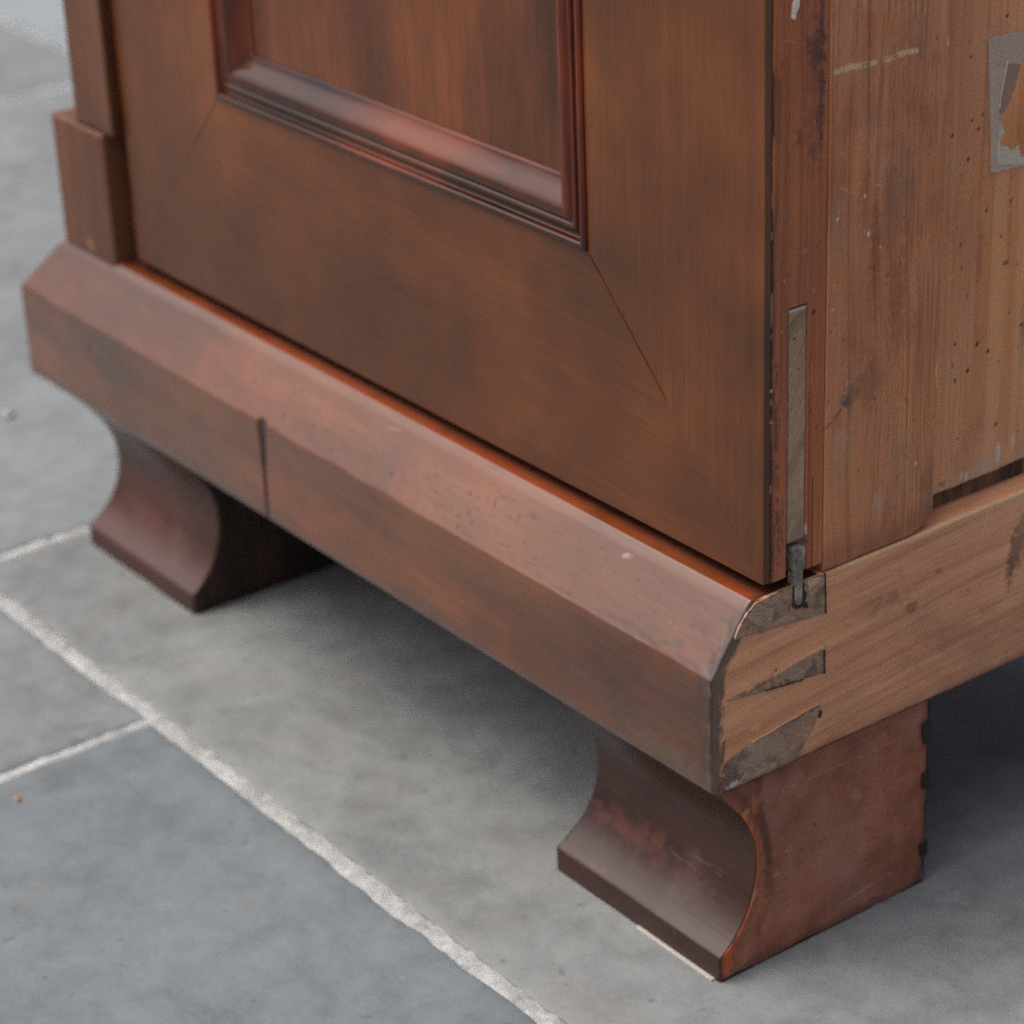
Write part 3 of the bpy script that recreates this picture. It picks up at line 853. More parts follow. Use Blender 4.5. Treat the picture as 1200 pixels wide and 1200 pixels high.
def foot(x0, x1, depth, dense, z0, loc_y=0.0, rear=False):
    NF = 150
    fz = np.linspace(0, .0958, NF)
    fy = np.interp(fz, fprof[:, 1], fprof[:, 0])
    up = fz > .0122
    seg = np.concatenate([2 * fy[up][0] - fy[up][1:11][::-1], fy[up], np.full(10, fy[up][-1])])
    fy[up] = np.convolve(seg, np.ones(21) / 21, 'valid')
    fz2 = z0 + fz * (.0958 - z0) / .0958
    # front cove surface, swept along x
    us = spaced(x0, x1, .0012 if dense else .004, [.0004, .001, .002])
    U, T = np.meshgrid(us, np.arange(NF))
    Y = fy[T.astype(int)]; Z = fz2[T.astype(int)]
    e = np.minimum(U - x0, x1 - U)
    q = np.clip(.0012 - e, 0, None)
    Y = Y + (.0012 - np.sqrt(np.maximum(.0012 ** 2 - q ** 2, 0))) + (fbm(U * 40, Z * 40, 6) - .5) * .0006
    Xs = U + (Y - .0046) * .28 * (1 - sm(0, .05, U - x0))
    mk = Marks(U, Z, 4)
    mk.put((1 - sm(.0003, .0016, x1 - U + (fbm(U * 300, Z * 160, 4, 4) - .5) * .004)) * .3 * sm(.35, .6, fbm(U * 60, Z * 90, 64, 3)), lin(120, 56, 32))
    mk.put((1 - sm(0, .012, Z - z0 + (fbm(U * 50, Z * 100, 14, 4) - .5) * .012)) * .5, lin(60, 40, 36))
    mk.blob((x0 + x1) / 2 - .02, .032, .03, .008, lin(96, 48, 36), .5, ragged=.9, soft=.9)
    mk.blob((x0 + x1) / 2 + .02, .03, .015, .012, lin(90, 66, 60), .4, ragged=.9, soft=.9)
    for k in range(8):
        zz = m_r.uniform(.012, .06); xx = m_r.uniform(x0, x1 - .03)
        mk.line([(xx, zz), (xx + m_r.uniform(.01, .04), zz + m_r.uniform(-.004, .004))], .0005, lin(110, 84, 76), .4, 0, .4, .002)
    for k in range(14):
        mk.blob(m_r.uniform(x0, x1), m_r.uniform(.003, .07), .0008, .0006, lin(50, 30, 28), .7)
    P = np.stack([Xs, Y, Z], -1).reshape(-1, 3)
    nv, nu = U.shape
    idx = np.arange(nu * nv).reshape(nv, nu)
    F = np.stack([idx[:-1, :-1], idx[:-1, 1:], idx[1:, 1:], idx[1:, :-1]], -1).reshape(-1, 4).tolist()
    n0 = len(P)
    bl = np.array([(x0, depth, z0), (x1, depth, z0), (x1, depth, .0958), (x0, depth, .0958)])
    V = np.concatenate([P, bl, P[idx[:, 0]], P[idx[0, :]], P[idx[-1, :]]])
    s0 = n0 + 4
    left = list(range(s0, s0 + nv)); s1 = s0 + nv
    bot = list(range(s1, s1 + nu)); s2 = s1 + nu
    tp = list(range(s2, s2 + nu))
    faces = F + [left[::-1] + [n0, n0 + 3][0:2], [n0 + 1, n0] + bot, [n0 + 3, n0 + 2] + tp[::-1], [n0 + 1, n0 + 2, n0 + 3, n0]]
    c = np.concatenate([mk.col.reshape(-1, 3), np.zeros((len(V) - n0, 3))]); am = np.concatenate([mk.amt.reshape(-1), np.zeros(len(V) - n0)])
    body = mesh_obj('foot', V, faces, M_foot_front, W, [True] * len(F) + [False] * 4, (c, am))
    # side face board, facing +x
    st = .0006 if dense else .003
    yu = spaced(0, 1, st / .11)
    zz = spaced(z0, .0956, st)

    def fn(A, Bz):
        k = z0 + 0 * Bz
        f0 = np.interp((Bz - z0) / (.0958 - z0) * .0958, fz, fy) + .0005
        Yy = f0 + A * (depth - f0) + (fbm(Bz * 160, Bz * 0, 3, 4) - .5) * .002 * sm(.9, 1, A)
        return np.stack([np.zeros_like(A) + x1 + .0004, Yy, Bz + (fbm(Yy * 120, Yy * 0, 5, 4) - .5) * .0016 * (1 - sm(0, .004, Bz - z0))], -1)

    def mkf(m):
        PP = fn(m.U, m.V); Yy = PP[..., 1]
        A0 = m.U.copy(); m.U = Yy
        dfr = A0 * (depth - np.interp(m.V, fz2, fy))
        z = m.V
        t = (1 - sm(.0004, .0020, dfr + (fbm(Yy * 260, z * 160, 3, 4) - .5) * .0065)) * (1 - sm(.072, .085, z)) * sm(.3, .5, fbm(Yy * 120, z * 60, 63, 3))
        m.put(t * .85, lin(158, 82, 44), -.0003)
        t = (1 - sm(.001, .004, np.abs(dfr - .006) + (fbm(Yy * 90, z * 40, 8, 3) - .5) * .004)) * sm(.03, .05, z)
        m.put(t * .5, lin(96, 50, 38))
        t = (1 - sm(.004, .012, dfr + (fbm(Yy * 120, z * 60, 28, 4) - .5) * .012)) * sm(.45, .6, fbm(Yy * 160, z * 50, 38, 4))
        m.put(t * .6, lin(110, 58, 42))
        t = (1 - sm(.0008, .005, z - z0 + (fbm(Yy * 140, z * 0, 5, 4) - .5) * .008))
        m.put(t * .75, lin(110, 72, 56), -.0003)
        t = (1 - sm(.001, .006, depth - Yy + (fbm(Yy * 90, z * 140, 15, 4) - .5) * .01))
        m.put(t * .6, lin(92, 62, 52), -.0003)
        m.put(sm(.086, .096, z + (fbm(Yy * 60, z * 60, 55) - .5) * .012) * .45, lin(110, 62, 50))
        m.line([(.0255, .096), (.0262, .080), (.0300, .062), (.0330, .050)], .0028, lin(92, 50, 40), .65, 0, .25, .003)
        m.line([(.0330, .044), (.0310, .030), (.026, .018)], .0030, lin(104, 56, 42), .5, 0, .35, .003)
        m.blob(.0095, .012, .0034, .010, lin(196, 98, 46), .85, ragged=.8, soft=.5)
        m.blob(.0160, .0235, .0018, .006, lin(190, 96, 48), .8, ragged=.8, ang=-.5)
        m.blob(.0185, .0800, .0030, .0030, lin(200, 122, 68), .8, ragged=.9)
        m.blob(.0220, .0720, .0014, .0040, lin(190, 104, 56), .8, ragged=.9)
        m.blob(.0365, .0425, .0024, .0010, lin(204, 132, 80), .8, ragged=.7)
        m.line([(.0358, .0835), (.072, .083), (.1055, .0824)], .0006, lin(172, 148, 136), .6, 0, .45, .001)
        m.line([(.0716, .0108), (.095, .0128), (.1132, .0141)], .0007, lin(176, 156, 146), .7, 0, .45, .001)
        for (y, zc, ry, rz, cc, a) in [(.082, .064, .004, .004, lin(160, 136, 128), .5), (.042, .052, .0015, .001, lin(196, 134, 84), .8), (.028, .031, .003, .003, lin(178, 108, 62), .6), (.058, .06, .02, .02, lin(150, 106, 88), .4),
                                       (.1, .03, .012, .012, lin(120, 74, 58), .45), (.024, .083, .004, .005, lin(176, 104, 60), .6), (.066, .021, .003, .001, lin(176, 112, 76), .6), (.03, .018, .002, .003, lin(190, 110, 60), .7)]:
            m.blob(y, zc, ry, rz, cc, a, ragged=.9, soft=.7)
        for k in range(26):
            y, zc = m_r.uniform(.03, depth), m_r.uniform(.004, .092)
            m.line([(y, zc), (y + m_r.uniform(.003, .02), zc + m_r.uniform(-.002, .002))], .0004, [lin(168, 128, 112), lin(92, 56, 44)][k % 2], .45, 0, .4, .002)
        for k in range(30):
            m.blob(m_r.uniform(.026, depth), m_r.uniform(.004, .092), m_r.uniform(.0004, .0012), m_r.uniform(.0004, .001), [lin(190, 150, 120), lin(70, 44, 36)][k % 2], .7)
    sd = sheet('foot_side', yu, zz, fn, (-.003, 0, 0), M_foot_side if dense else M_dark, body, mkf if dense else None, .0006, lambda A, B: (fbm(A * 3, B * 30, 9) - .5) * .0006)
    return body


footR = foot(-.1156, -.0006, .1257, True, .0007)
for (za, zb_) in [(.0728, .0848), (.0499, .0594), (.0146, .0227)]:
    pg = ragged([(.1222, za + .0014), (.1264, za), (.1266, zb_ - .0006), (.1216, zb_ - .0004)], .0012, .0007, int(za * 1e4), 700)
    prism('dovetail_pin', pg, 'x', -.02, .0008, M_black, footR)
footL = foot(-.5612, -.4425, .1257, False, .0006)
# rear feet: plain blocks behind
for (xa, xb) in ((-.062, -.0008), (-.5612, -.500)):
    prism('foot', [(xa, .275), (xb, .275), (xb, .355), (xa, .355)], 'z', .0006, .0956, M_foot_side, W, .001)

# --- carcass hidden behind: floor board, back, top, left side
box('bottom_board', -.545, -.031, .0585, .345, ZB + .006, ZB + .02, M_pine_panel, W)
box('back_board', -.56, -.004, .347, .359, ZR + .001, TOP - .02, M_pine_panel, W)
box('left_side_board', -.576, -.560, .062, .358, ZR + .002, TOP - .022, M_pil, W)
box('case_post', -.5755, -.46, .0612, .078, ZR + .003, TOP - .023, M_pine_panel, W)
box('top_board', -.585, .004, .012, YBACK + .002, TOP - .018, TOP, M_plinth, W, .003)

# --- pilaster with its base block
pil = sheet('pilaster', spaced(-.5545, -.5135, .003, [.0005, .0012]), spaced(.2537, TOP - .02, .003, [.0005, .0012]),
            lambda U, V: np.stack([U, np.zeros_like(U) + .0225, V], -1), (0, .038, 0), M_pil, W, None, .0012,
            lambda U, V: (fbm(U * 30, V * 12, 5) - .5) * .0005)


def blk_marks(m):
    m.blob(-.560, .1885, .0018, .0035, lin(60, 44, 38), .8, -.0008, ragged=.7)
    m.put((1 - sm(.001, .006, m.V - .176)) * .5, lin(72, 48, 40))
    m.blob(-.548, .186, .006, .006, lin(150, 112, 84), .6, ragged=.8, soft=.8)
    m.put((1 - sm(.0005, .0022, np.minimum(m.U + .5785, -.5225 - m.U))) * .5, lin(150, 104, 74))


blk = sheet('base_block', spaced(-.5785, -.5225, .0015, [.0005]), spaced(.1772, .2535, .0015, [.0005]),
            lambda U, V: np.stack([U, np.zeros_like(U) + .0200, V], -1), (0, .038, 0), M_pil, pil, blk_marks, .0014,
            lambda U, V: (fbm(U * 30, V * 30, 15) - .5) * .0006)

# --- door
ZD = .1850
DL = -.5095
PX0, PX1, PZ0, PZ1 = -.4065, -.1100, .2982, .625


def core_marks(m):
    y, z = m.U, m.V
    # bruised dark front arris with paint flecks
    t = (1 - sm(.0008, .0034, y - .0313 + (fbm(y * 300, z * 60, 3, 4) - .5) * .003))
    m.put(t * .85, lin(70, 44, 42))
    t = (1 - sm(.0004, .0010, np.abs(y - .0319 - (fbm(z * 120, z * 0, 96, 3) - .5) * .0008)))
    m.put(t * .9, lin(44, 28, 30), -.0002)
    t = (1 - sm(.0002, .0007, np.abs(y - .0320))) * sm(.6, .7, fbm(y * 300, z * 160, 97, 4))
    m.put(t * .5, lin(176, 156, 146))
    t = (1 - sm(.0003, .0009, np.abs(y - .0328 - (fbm(z * 60, z * 0, 6) - .5) * .001))) * sm(.58, .68, fbm(y * 60, z * 22, 7, 4))
    m.put(t * .8, lin(200, 116, 58))
    t = (1 - sm(.0005, .002, np.abs(y - .0352))) * sm(.5, .65, fbm(y * 100, z * 30, 27, 3)) * sm(.33, .36, z)
    m.put(t * .6, lin(100, 64, 58))
    # purple-black stain beside the seam
    for (yy, zz, ry, rz, a) in [(.0562, .417, .0015, .008, .7), (.0556, .409, .0018, .006, .8), (.0535, .4045, .0042, .0042, .8), (.0545, .3985, .0036, .0050, .95), (.0560, .3905, .002, .004, .7), (.0565, .3870, .0018, .0045, .9), (.0560, .3785, .0022, .0035, .7), (.0562, .3675, .0016, .005, .75), (.0452, .3690, .0016, .004, .7), (.0550, .375, .0025, .006, .6), (.052, .362, .002, .004, .5)]:
        m.blob(yy, zz, ry, rz, lin(70, 52, 58), a, .00015, ragged=1.0, soft=.6)
    m.blob(.0535, .39, .006, .035, lin(112, 68, 58), .5, ragged=.9, soft=.9)
    m.line([(.0375, .408), (.041, .4072), (.0425, .4065)], .0004, lin(218, 172, 126), .8)
    # seam groove beside the strip and rubbed line
    t = (1 - sm(.0003, .0008, np.abs(y - .0522))) * (z < .3) * sm(.3, .5, fbm(y * 100, z * 50, 37))
    m.put(t * .6, lin(112, 66, 48), -.0002)
    t = (1 - sm(.0002, .0005, np.abs(y - .0545))) * (z < .225)
    m.put(t * .8, lin(60, 40, 34), -.0004)
    m.line([(.0513, .205), (.0513, .192)], .0006, lin(196, 182, 176), .8, 0, .2)
    m.line([(.0532, .2745), (.0534, .270), (.0531, .266)], .0007, lin(206, 120, 54), .9)
    m.blob(.0543, .2964, .0008, .001, lin(30, 20, 16), 1, -.002, ragged=.2, soft=.3)
    m.line([(.0345, .28), (.0352, .21)], .0012, lin(92, 58, 56), .7, 0, .48, .002)
    m.blob(.036, .205, .003, .015, lin(100, 64, 60), .7, ragged=.9, soft=.8)
    m.blob(.0345, .252, .0018, .012, lin(84, 60, 58), .7, ragged=.9, soft=.8)
    for (yy, zz) in [(.0318, .2690), (.0316, .2555)]:
        m.blob(yy, zz, .0012, .0007, lin(224, 176, 116), .9, ragged=.5)
    m.blob(.0455, .309, .006, .006, lin(140, 98, 78), .5, ragged=.9, soft=.9)
    m.line([(.046, .345), (.0498, .335), (.051, .325), (.0505, .31)], .0003, lin(190, 150, 120), .5, 0, .4, .002)
    for k in range(14):
        yy, zz = m_r.uniform(.034, .058), m_r.uniform(.2, .42)
        m.line([(yy, zz), (yy + m_r.uniform(-.0006, .0006), zz + m_r.uniform(.006, .03))], .0003, [lin(200, 146, 104), lin(92, 58, 44)][k % 2], .55, 0, .4, .001)
    for k in range(20):
        m.blob(m_r.uniform(.033, .059), m_r.uniform(.19, .42), m_r.uniform(.0003, .0008), m_r.uniform(.0004, .0012), [lin(214, 168, 126), lin(64, 42, 34)][k % 2], .7)


def core_rel(U, V):
    groove = (np.abs(U - .04565) < .0054) & (V < .3012)
    grain = (fbm(U * 900, V * 8, 5) - .5) * .00016
    low = (np.abs(U - .0462) < .0058) & (V < .200)
    return np.where(low, -.0042, np.where(groove, -.0026, grain)) + (fbm(U * 20, V * 10, 4) - .5) * .0004


core = sheet('door', np.unique(np.round(np.concatenate([np.arange(.0316, .0604, .0005), [.0319, .0604, .04015, .04035, .05095, .05115]]), 5)),
             np.unique(np.round(np.concatenate([np.arange(ZD - .001, .44, .0007), np.arange(.44, TOP - .02, .01), [.3010, .3014]]), 5)),
             lambda U, V: np.stack([np.zeros_like(U) - .0002, U, V], -1), (-.108, 0, 0), M_pine_edge, W, core_marks, .0007, core_rel)
tag(core, 'pine edge of the door with an inlaid filler strip')
door = core
# hidden rest of the core
box('core_board', DL + .001, -.109, .0318, .0600, ZD, .296, M_pine_edge, door)
box('core_board', DL + .001, -.4075, .0318, .0600, .2965, TOP - .021, M_pine_edge, door)


def door_piece(name, poly, mat, seed):
    """mitred frame member: 3 mm of mahogany; fine grid clipped to its outline by construction (quad with 4 corners)"""
    (A, B, Cc, D) = [np.array(p) for p in poly]          # A-B outer edge, D-C inner edge
    n1 = max(12, int(np.linalg.norm(B - A) / .004)); n2 = max(12, int(np.linalg.norm(D - A) / .004))
    us = spaced(0, 1, 1 / n1, [.0015, .004]); vs = spaced(0, 1, 1 / n2, [.003, .008])

    def fn(U, V):
        p = ((1 - V)[..., None] * ((1 - U)[..., None] * A + U[..., None] * B) + V[..., None] * ((1 - U)[..., None] * D + U[..., None] * Cc))
        return np.stack([p[..., 0], np.zeros_like(U) + DY, p[..., 1]], -1)

    def mk(m):
        p = fn(m.U, m.V); u0, v0 = m.U, m.V
        m.U, m.V = p[..., 0], p[..., 2]
        r = np.random.default_rng(seed)
        for k in range(10):
            m.blob(r.uniform(-.48, -.01), r.uniform(.19, .42), r.uniform(.001, .0022), r.uniform(.0008, .0016), lin(60, 40, 32), r.uniform(.3, .7), ragged=.5)
        m.U, m.V = u0, v0
    def rel(U, V):
        p = fn(U, V)
        e = np.minimum(np.minimum(U, 1 - U) * np.linalg.norm(B - A), np.minimum(V, 1 - V) * np.linalg.norm(D - A))
        return (fbm(p[..., 0] * 10, p[..., 2] * 10, seed) - .5) * .0005 - .00015 * (1 - sm(0, .0008, e))
    return sheet(name, us, vs, fn, (0, .0033, 0), mat, door, mk, 0, rel)


gp = .00005
door_piece('bottom_rail', [(DL, ZD), (-.0004, ZD), (PX1 - gp, PZ0), (PX0 + gp, PZ0)], M_door_x, 5)
door_piece('stile', [(-.0004, ZD + gp), (-.0004, TOP - .02), (PX1, PZ1), (PX1, PZ0 + gp)], M_door_z, 6)
door_piece('stile', [(DL, TOP - .02), (DL, ZD + gp), (PX0, PZ0 + gp), (PX0, PZ1)], M_door_z, 7)
door_piece('top_rail', [(-.0004, TOP - .0205), (DL, TOP - .0205), (PX0, PZ1 + gp), (PX1, PZ1 + gp)], M_door_x, 8)
prism('mitre_gap', [(-.10965, .29800), (-.080, .26788), (-.0600, .24745), (-.05995, .2475), (-.07992, .26795), (-.1095, .29812)], 'y', DY - .0003, DY + .001, M_foot_front, door)
sheet('panel', spaced(PX0 + .004, PX1 - .004, .005), spaced(PZ0 + .004, PZ1 - .004, .005),
      lambda U, V: np.stack([U, np.zeros_like(U) + DY + .0080, V], -1), (0, .012, 0), M_panel, door, None, 0, lambda U, V: (fbm(U * 9, V * 5, 5) - .5) * .0008)

# bolection moulding: profile (u inwards from the outer edge, h towards the viewer), mm
mp = [(0, -1), (0, .3), (.3, 1.1), (1.0, 1.7), (1.9, 1.8), (2.8, 1.4), (3.3, .5), (3.5, -.9), (4.4, -1.6), (5.6, -1.7), (6.6, -1.3), (6.9, -.3), (7.1, .3), (8.2, .4), (9.2, .3), (9.5, -.5), (10.1, -.7), (10.7, .2), (11.6, .9), (12.8, 1.3), (14.0, 1.3), (15.2, .9), (16.4, .2),
      (17.6, -.8), (18.8, -2.0), (20.0, -3.2), (21.2, -4.3), (22.4, -5.2), (23.6, -6.0), (24.6, -6.5), (25.4, -6.8), (25.9, -7.3), (26.3, -8.6)]
mp = np.array(mp) / 1000


def moulding(p0, p1, inn, mat, seed):
    """p0->p1 outer edge in (x,z); inn = inward unit direction; mitred at both ends"""
    p0, p1, inn = np.array(p0), np.array(p1), np.array(inn)
    L = np.linalg.norm(p1 - p0); d = (p1 - p0) / L
    ns = int(L / .004)
    rows = []
    for (u, h) in mp:
        t = np.linspace(u, L - u, ns)
        q = p0 + inn * u + t[:, None] * d
        hh = h + (fbm(t * 25, t * 0 + u * 300, seed) - .5) * .0004
        rows.append(np.stack([q[:, 0], DY - hh, q[:, 1]], -1))
    P = np.array(rows); nv, nu = P.shape[:2]
    idx = np.arange(nv * nu).reshape(nv, nu)
    F = np.stack([idx[:-1, :-1], idx[:-1, 1:], idx[1:, 1:], idx[1:, :-1]], -1).reshape(-1, 4)
    V = P.reshape(-1, 3)
    v = V[F[0]]
    nrm = np.cross(V[F[0][1]] - V[F[0][0]], V[F[0][2]] - V[F[0][0]])
    mid = F[len(F) // 2]
    nrm = np.cross(V[mid[1]] - V[mid[0]], V[mid[2]] - V[mid[0]])
    if nrm[1] > 0: F = F[:, ::-1]
    n0 = len(V)
    ends = np.concatenate([V[idx[:, 0]], V[idx[:, -1]]])
    caps = [list(range(n0, n0 + nv)), list(range(n0 + 2 * nv - 1, n0 + nv - 1, -1))]
    return mesh_obj('moulding', np.concatenate([V, ends]), F.tolist() + caps, mat, door, [True] * len(F) + [False] * 2)


moulding((PX0, PZ0), (PX1, PZ0), (0, 1), M_mould, 3)
moulding((PX1, PZ0), (PX1, PZ1), (-1, 0), M_mould_z, 4)
moulding((PX0, PZ1), (PX0, PZ0), (1, 0), M_mould_z, 5)
moulding((PX1, PZ1), (PX0, PZ1), (0, -1), M_mould, 6)


# filler strip and pivot hinge in the door edge
def strip_marks(m):
    for k in range(9):
        z0 = .2985 - k * .0011
        if k < 7: m.line([(.0411, z0 - .0052), (.0440, z0 - .0022), (.0503, z0 + .0006)], .00035, lin(86, 68, 58), .75 - k * .07, -.0002)
    m.put((1 - sm(.0004, .0012, .3002 - m.V)) * .8, lin(206, 196, 188))
    m.blob(.0442, .2877, .0006, .0006, lin(40, 26, 18), 1, -.001, ragged=.2)
    m.blob(.0467, .2745, .0006, .0006, lin(60, 48, 42), .9, ragged=.2)
    m.put((1 - sm(.196, .225, m.V + (fbm(m.U * 200, m.V * 90, 3) - .5) * .03)) * .5, lin(104, 90, 82))
    m.put((1 - sm(.0002, .0008, m.U - .0408)) * .6, lin(70, 60, 56))


strip = sheet('filler_strip', spaced(.0408, .0505, .0005), spaced(.1990, .3002, .0006),
              lambda U, V: np.stack([np.zeros_like(U) - .0005 + (V > .2975) * 0.0, U, V], -1), (-.002, 0, 0), M_strip, door, strip_marks, .0004,
              lambda U, V: (fbm(U * 300, V * 300, 3) - .5) * .0002)
hp = prism('hinge_plate', [(.0416, .1870), (.0509, .1870), (.0507, .1988), (.0415, .1988)], 'x', -.0046, -.0036, M_iron, door, .0002)
hb = prism('hinge_pivot', [(.0440, .1722), (.0456, .1705), (.0474, .1700), (.0484, .1712), (.0486, .1850), (.0497, .1862), (.0499, .1955), (.0488, .1966), (.0440, .1972), (.0432, .1960), (.0432, .1868), (.0440, .1858)], 'x', -.0036, .0013, M_iron, door, .0005)
prism('socket_shadow', ragged([(.0434, .1770), (.0430, .1706), (.0452, .1688), (.0488, .1682), (.0516, .1672), (.0512, .1690), (.0498, .1706), (.0508, .1735), (.0496, .1765), (.0494, .1796), (.0434, .1796)], .0008, .0006, 3, 900), 'x', -.004, .0011, M_dark, plinth)
prism('splinter', ragged([(.0512, .1794), (.0560, .1793), (.0590, .1787), (.0545, .1762), (.0520, .1752)], .001, .0005, 8, 900), 'x', -.004, .0014, bpy.data.materials['splinter_light'], plinth)


# --- pine case side: stile and recessed panel
def stile_marks(m):
    y, z = m.U, m.V
    CH = lin(222, 190, 150)
    # chalk dashes
    m.line([(.0629, .3911), (.0709, .3914), (.080, .3906), (.0838, .3905)], .0017, CH, .85, 0, .33, .0006)
    m.line([(.0898, .3904), (.0962, .3912), (.1053, .3908)], .0018, CH, .9, 0, .3, .0006)
    m.blob(.080, .3905, .0012, .001, lin(110, 134, 140), .7)
    # rubbed patches at the top, between the grain lines
    for i, (yy, zz) in enumerate([(.063, .4185), (.0718, .4160), (.0776, .4143), (.0828, .4128), (.0881, .4110), (.0920, .410), (.0955, .4092), (.0990, .4085), (.1025, .4078), (.1060, .4068), (.1093, .406)]):
        m.blob(yy, zz + .001, .0018 if i < 5 else .0011, .0042, lin(200, 152, 112), .6, ragged=.35)
    # dark latewood line
    m.line([(.0800, .43), (.0803, .39), (.0810, .365), (.0812, .34)], .0007, lin(92, 66, 62), .6, -.0001, .25, .001)
    m.line([(.0738, .43), (.0740, .40)], .0004, lin(100, 70, 60), .55, 0, .25)
    for yy in (.0915, .0935, .0985, .1015, .1045, .108):
        m.line([(yy, .43), (yy + .001, .30), (yy + .0025, .20)], .00035, lin(104, 72, 58), .45, -.0001, .35, .0016)
    m.line([(.0615, .43), (.0618, .32)], .0006, lin(96, 62, 52), .5, 0, .3)
    # knot with its dark streak, torn pale grain below
    m.blob(.0712, .2528, .0034, .0036, lin(88, 74, 72), .85, -.0003, ragged=.8, soft=.6, ang=.6)
    m.blob(.0705, .2545, .0016, .0012, lin(158, 148, 142), .8, ragged=.5)
    m.blob(.074, .256, .004, .005, lin(120, 86, 76), .6, ragged=.8)
    m.line([(.0690, .2500), (.0655, .2475), (.0613, .2450)], .0007, lin(84, 62, 54), .8, -.0003, .25, .001)
    m.blob(.0685, .228, .0055, .017, lin(178, 138, 106), .6, ragged=.5, soft=.5, ang=-.12, rough_cut=.38)
    m.blob(.0700, .237, .004, .006, lin(192, 156, 122), .6, ragged=.7, rough_cut=.42)
    m.line([(.0748, .244), (.0742, .225), (.0715, .212)], .0004, lin(196, 158, 124), .6, 0, .3, .001)
    m.blob(.082, .258, .008, .016, lin(112, 78, 62), .45, ragged=.8, soft=.9)
    m.blob(.086, .31, .004, .03, lin(128, 74, 48), .6, ragged=.5, soft=.9)
    m.blob(.0800, .338, .003, .02, lin(136, 76, 46), .5, ragged=.5, soft=.9)
    m.blob(.0945, .335, .012, .02, lin(120, 98, 84), .5, ragged=.8, soft=.95)
    m.blob(.066, .33, .005, .02, lin(150, 124, 104), .5, ragged=.8, soft=.9)
    m.blob(.0985, .29, .005, .03, lin(126, 78, 58), .5, ragged=.5, soft=.9)
    # white scuffs near the foot of the stile
    m.blob(.092, .2035, .004, .005, lin(184, 160, 142), .6, ragged=.9, rough_cut=.42)
    m.blob(.103, .215, .010, .016, lin(176, 146, 122), .55, ragged=.9, soft=.9, rough_cut=.42)
    m.put(sm(.113, .1225, y + (fbm(y * 60, z * 60, 5) - .5) * .008) * (1 - sm(.2, .23, z)) * .6, lin(112, 76, 62))
    m.put((1 - sm(.1835, .196, z + (fbm(y * 60, z * 60, 25) - .5) * .012)) * .45, lin(112, 74, 60))
    # pale broken arris next to the panel
    t = (1 - sm(.0003, .0011, .1232 - y)) * sm(.45, .58, fbm(y * 90, z * 40, 9, 3))
    m.put(t * .9, lin(226, 170, 110))
    m.blob(.1226, .391, .0010, .0028, lin(228, 184, 140), .9, ragged=.5)
    m.line([(.1222, .327), (.1224, .318)], .0011, lin(216, 160, 104), .8, 0, .4)
    m.line([(.1226, .257), (.1218, .2535), (.1228, .244)], .0008, lin(230, 170, 106), .9)
    # specks of paint and scratches
    for (yy, zz, r) in [(.082, .322, .0009), (.0653, .3321, .0007), (.0888, .3148, .0005), (.0797, .338, .0006), (.0797, .3235, .0004), (.112, .2135, .0007)]:
        m.blob(yy, zz, r, r * 1.3, lin(226, 222, 224), 1, .0002, ragged=.3)
    m.blob(.0931, .3015, .0010, .0014, lin(110, 110, 104), .8, -.0003)
    m.line([(.0665, .3445), (.0690, .344), (.0712, .3415)], .0006, lin(202, 160, 122), .8, 0, .2)
    m.blob(.0865, .3408, .0018, .0008, lin(210, 166, 126), .8, ragged=.5)
    m.line([(.0660, .332), (.0657, .340)], .0004, lin(200, 158, 122), .7, 0, .3)
    m.line([(.0625, .306), (.067, .3015), (.0695, .2995)], .0005, lin(206, 168, 132), .7)
    m.blob(.0635, .295, .0022, .0012, lin(204, 164, 128), .7, ragged=.7)
    m.blob(.0640, .286, .0012, .002, lin(204, 156, 116), .7, ragged=.7)
    m.line([(.0895, .302), (.0885, .28), (.0890, .262)], .0003, lin(190, 150, 124), .5, 0, .4, .001)
    for k in range(40):
        yy, zz = m_r.uniform(.063, .122), m_r.uniform(.19, .42)
        m.line([(yy, zz), (yy + m_r.uniform(-.0008, .0012), zz + m_r.uniform(.004, .035))], .0003, [lin(190, 142, 108), lin(104, 70, 54), lin(130, 84, 60)][k % 3], .5, 0, .42, .001)
    for k in range(40):
        m.blob(m_r.uniform(.062, .122), m_r.uniform(.19, .42), m_r.uniform(.0003, .0008), m_r.uniform(.0004, .0014), [lin(208, 164, 128), lin(80, 54, 44)][k % 2], .65)


def stile_fn(U, V):
    # lower inner corner is rounded off by wear
    Z = V.copy()
    k = np.clip((.212 - V) / .030, 0, 1)
    cut = .008 * np.clip((U - .106) / .0173, 0, 1) ** 2.6
    Z = V + cut * k
    return np.stack([np.zeros_like(U) + .0002, U + (fbm(V * 70, V * 0, 3, 4) - .5) * .0012 * sm(.118, .1232, U), Z], -1)


sheet('side_stile', spaced(.0606, .1232, .0006, [.0003]), np.unique(np.round(np.concatenate([np.arange(ZR + .0006, .44, .0007), np.arange(.44, TOP - .02, .01)]), 5)),
      stile_fn, (-.017, 0, 0), M_pine, W, stile_marks, .0008,
      lambda U, V: (fbm(U * 25, V * 6, 4) - .5) * .0006 + (fbm(U * 900, V * 6, 5) - .5) * .00014)

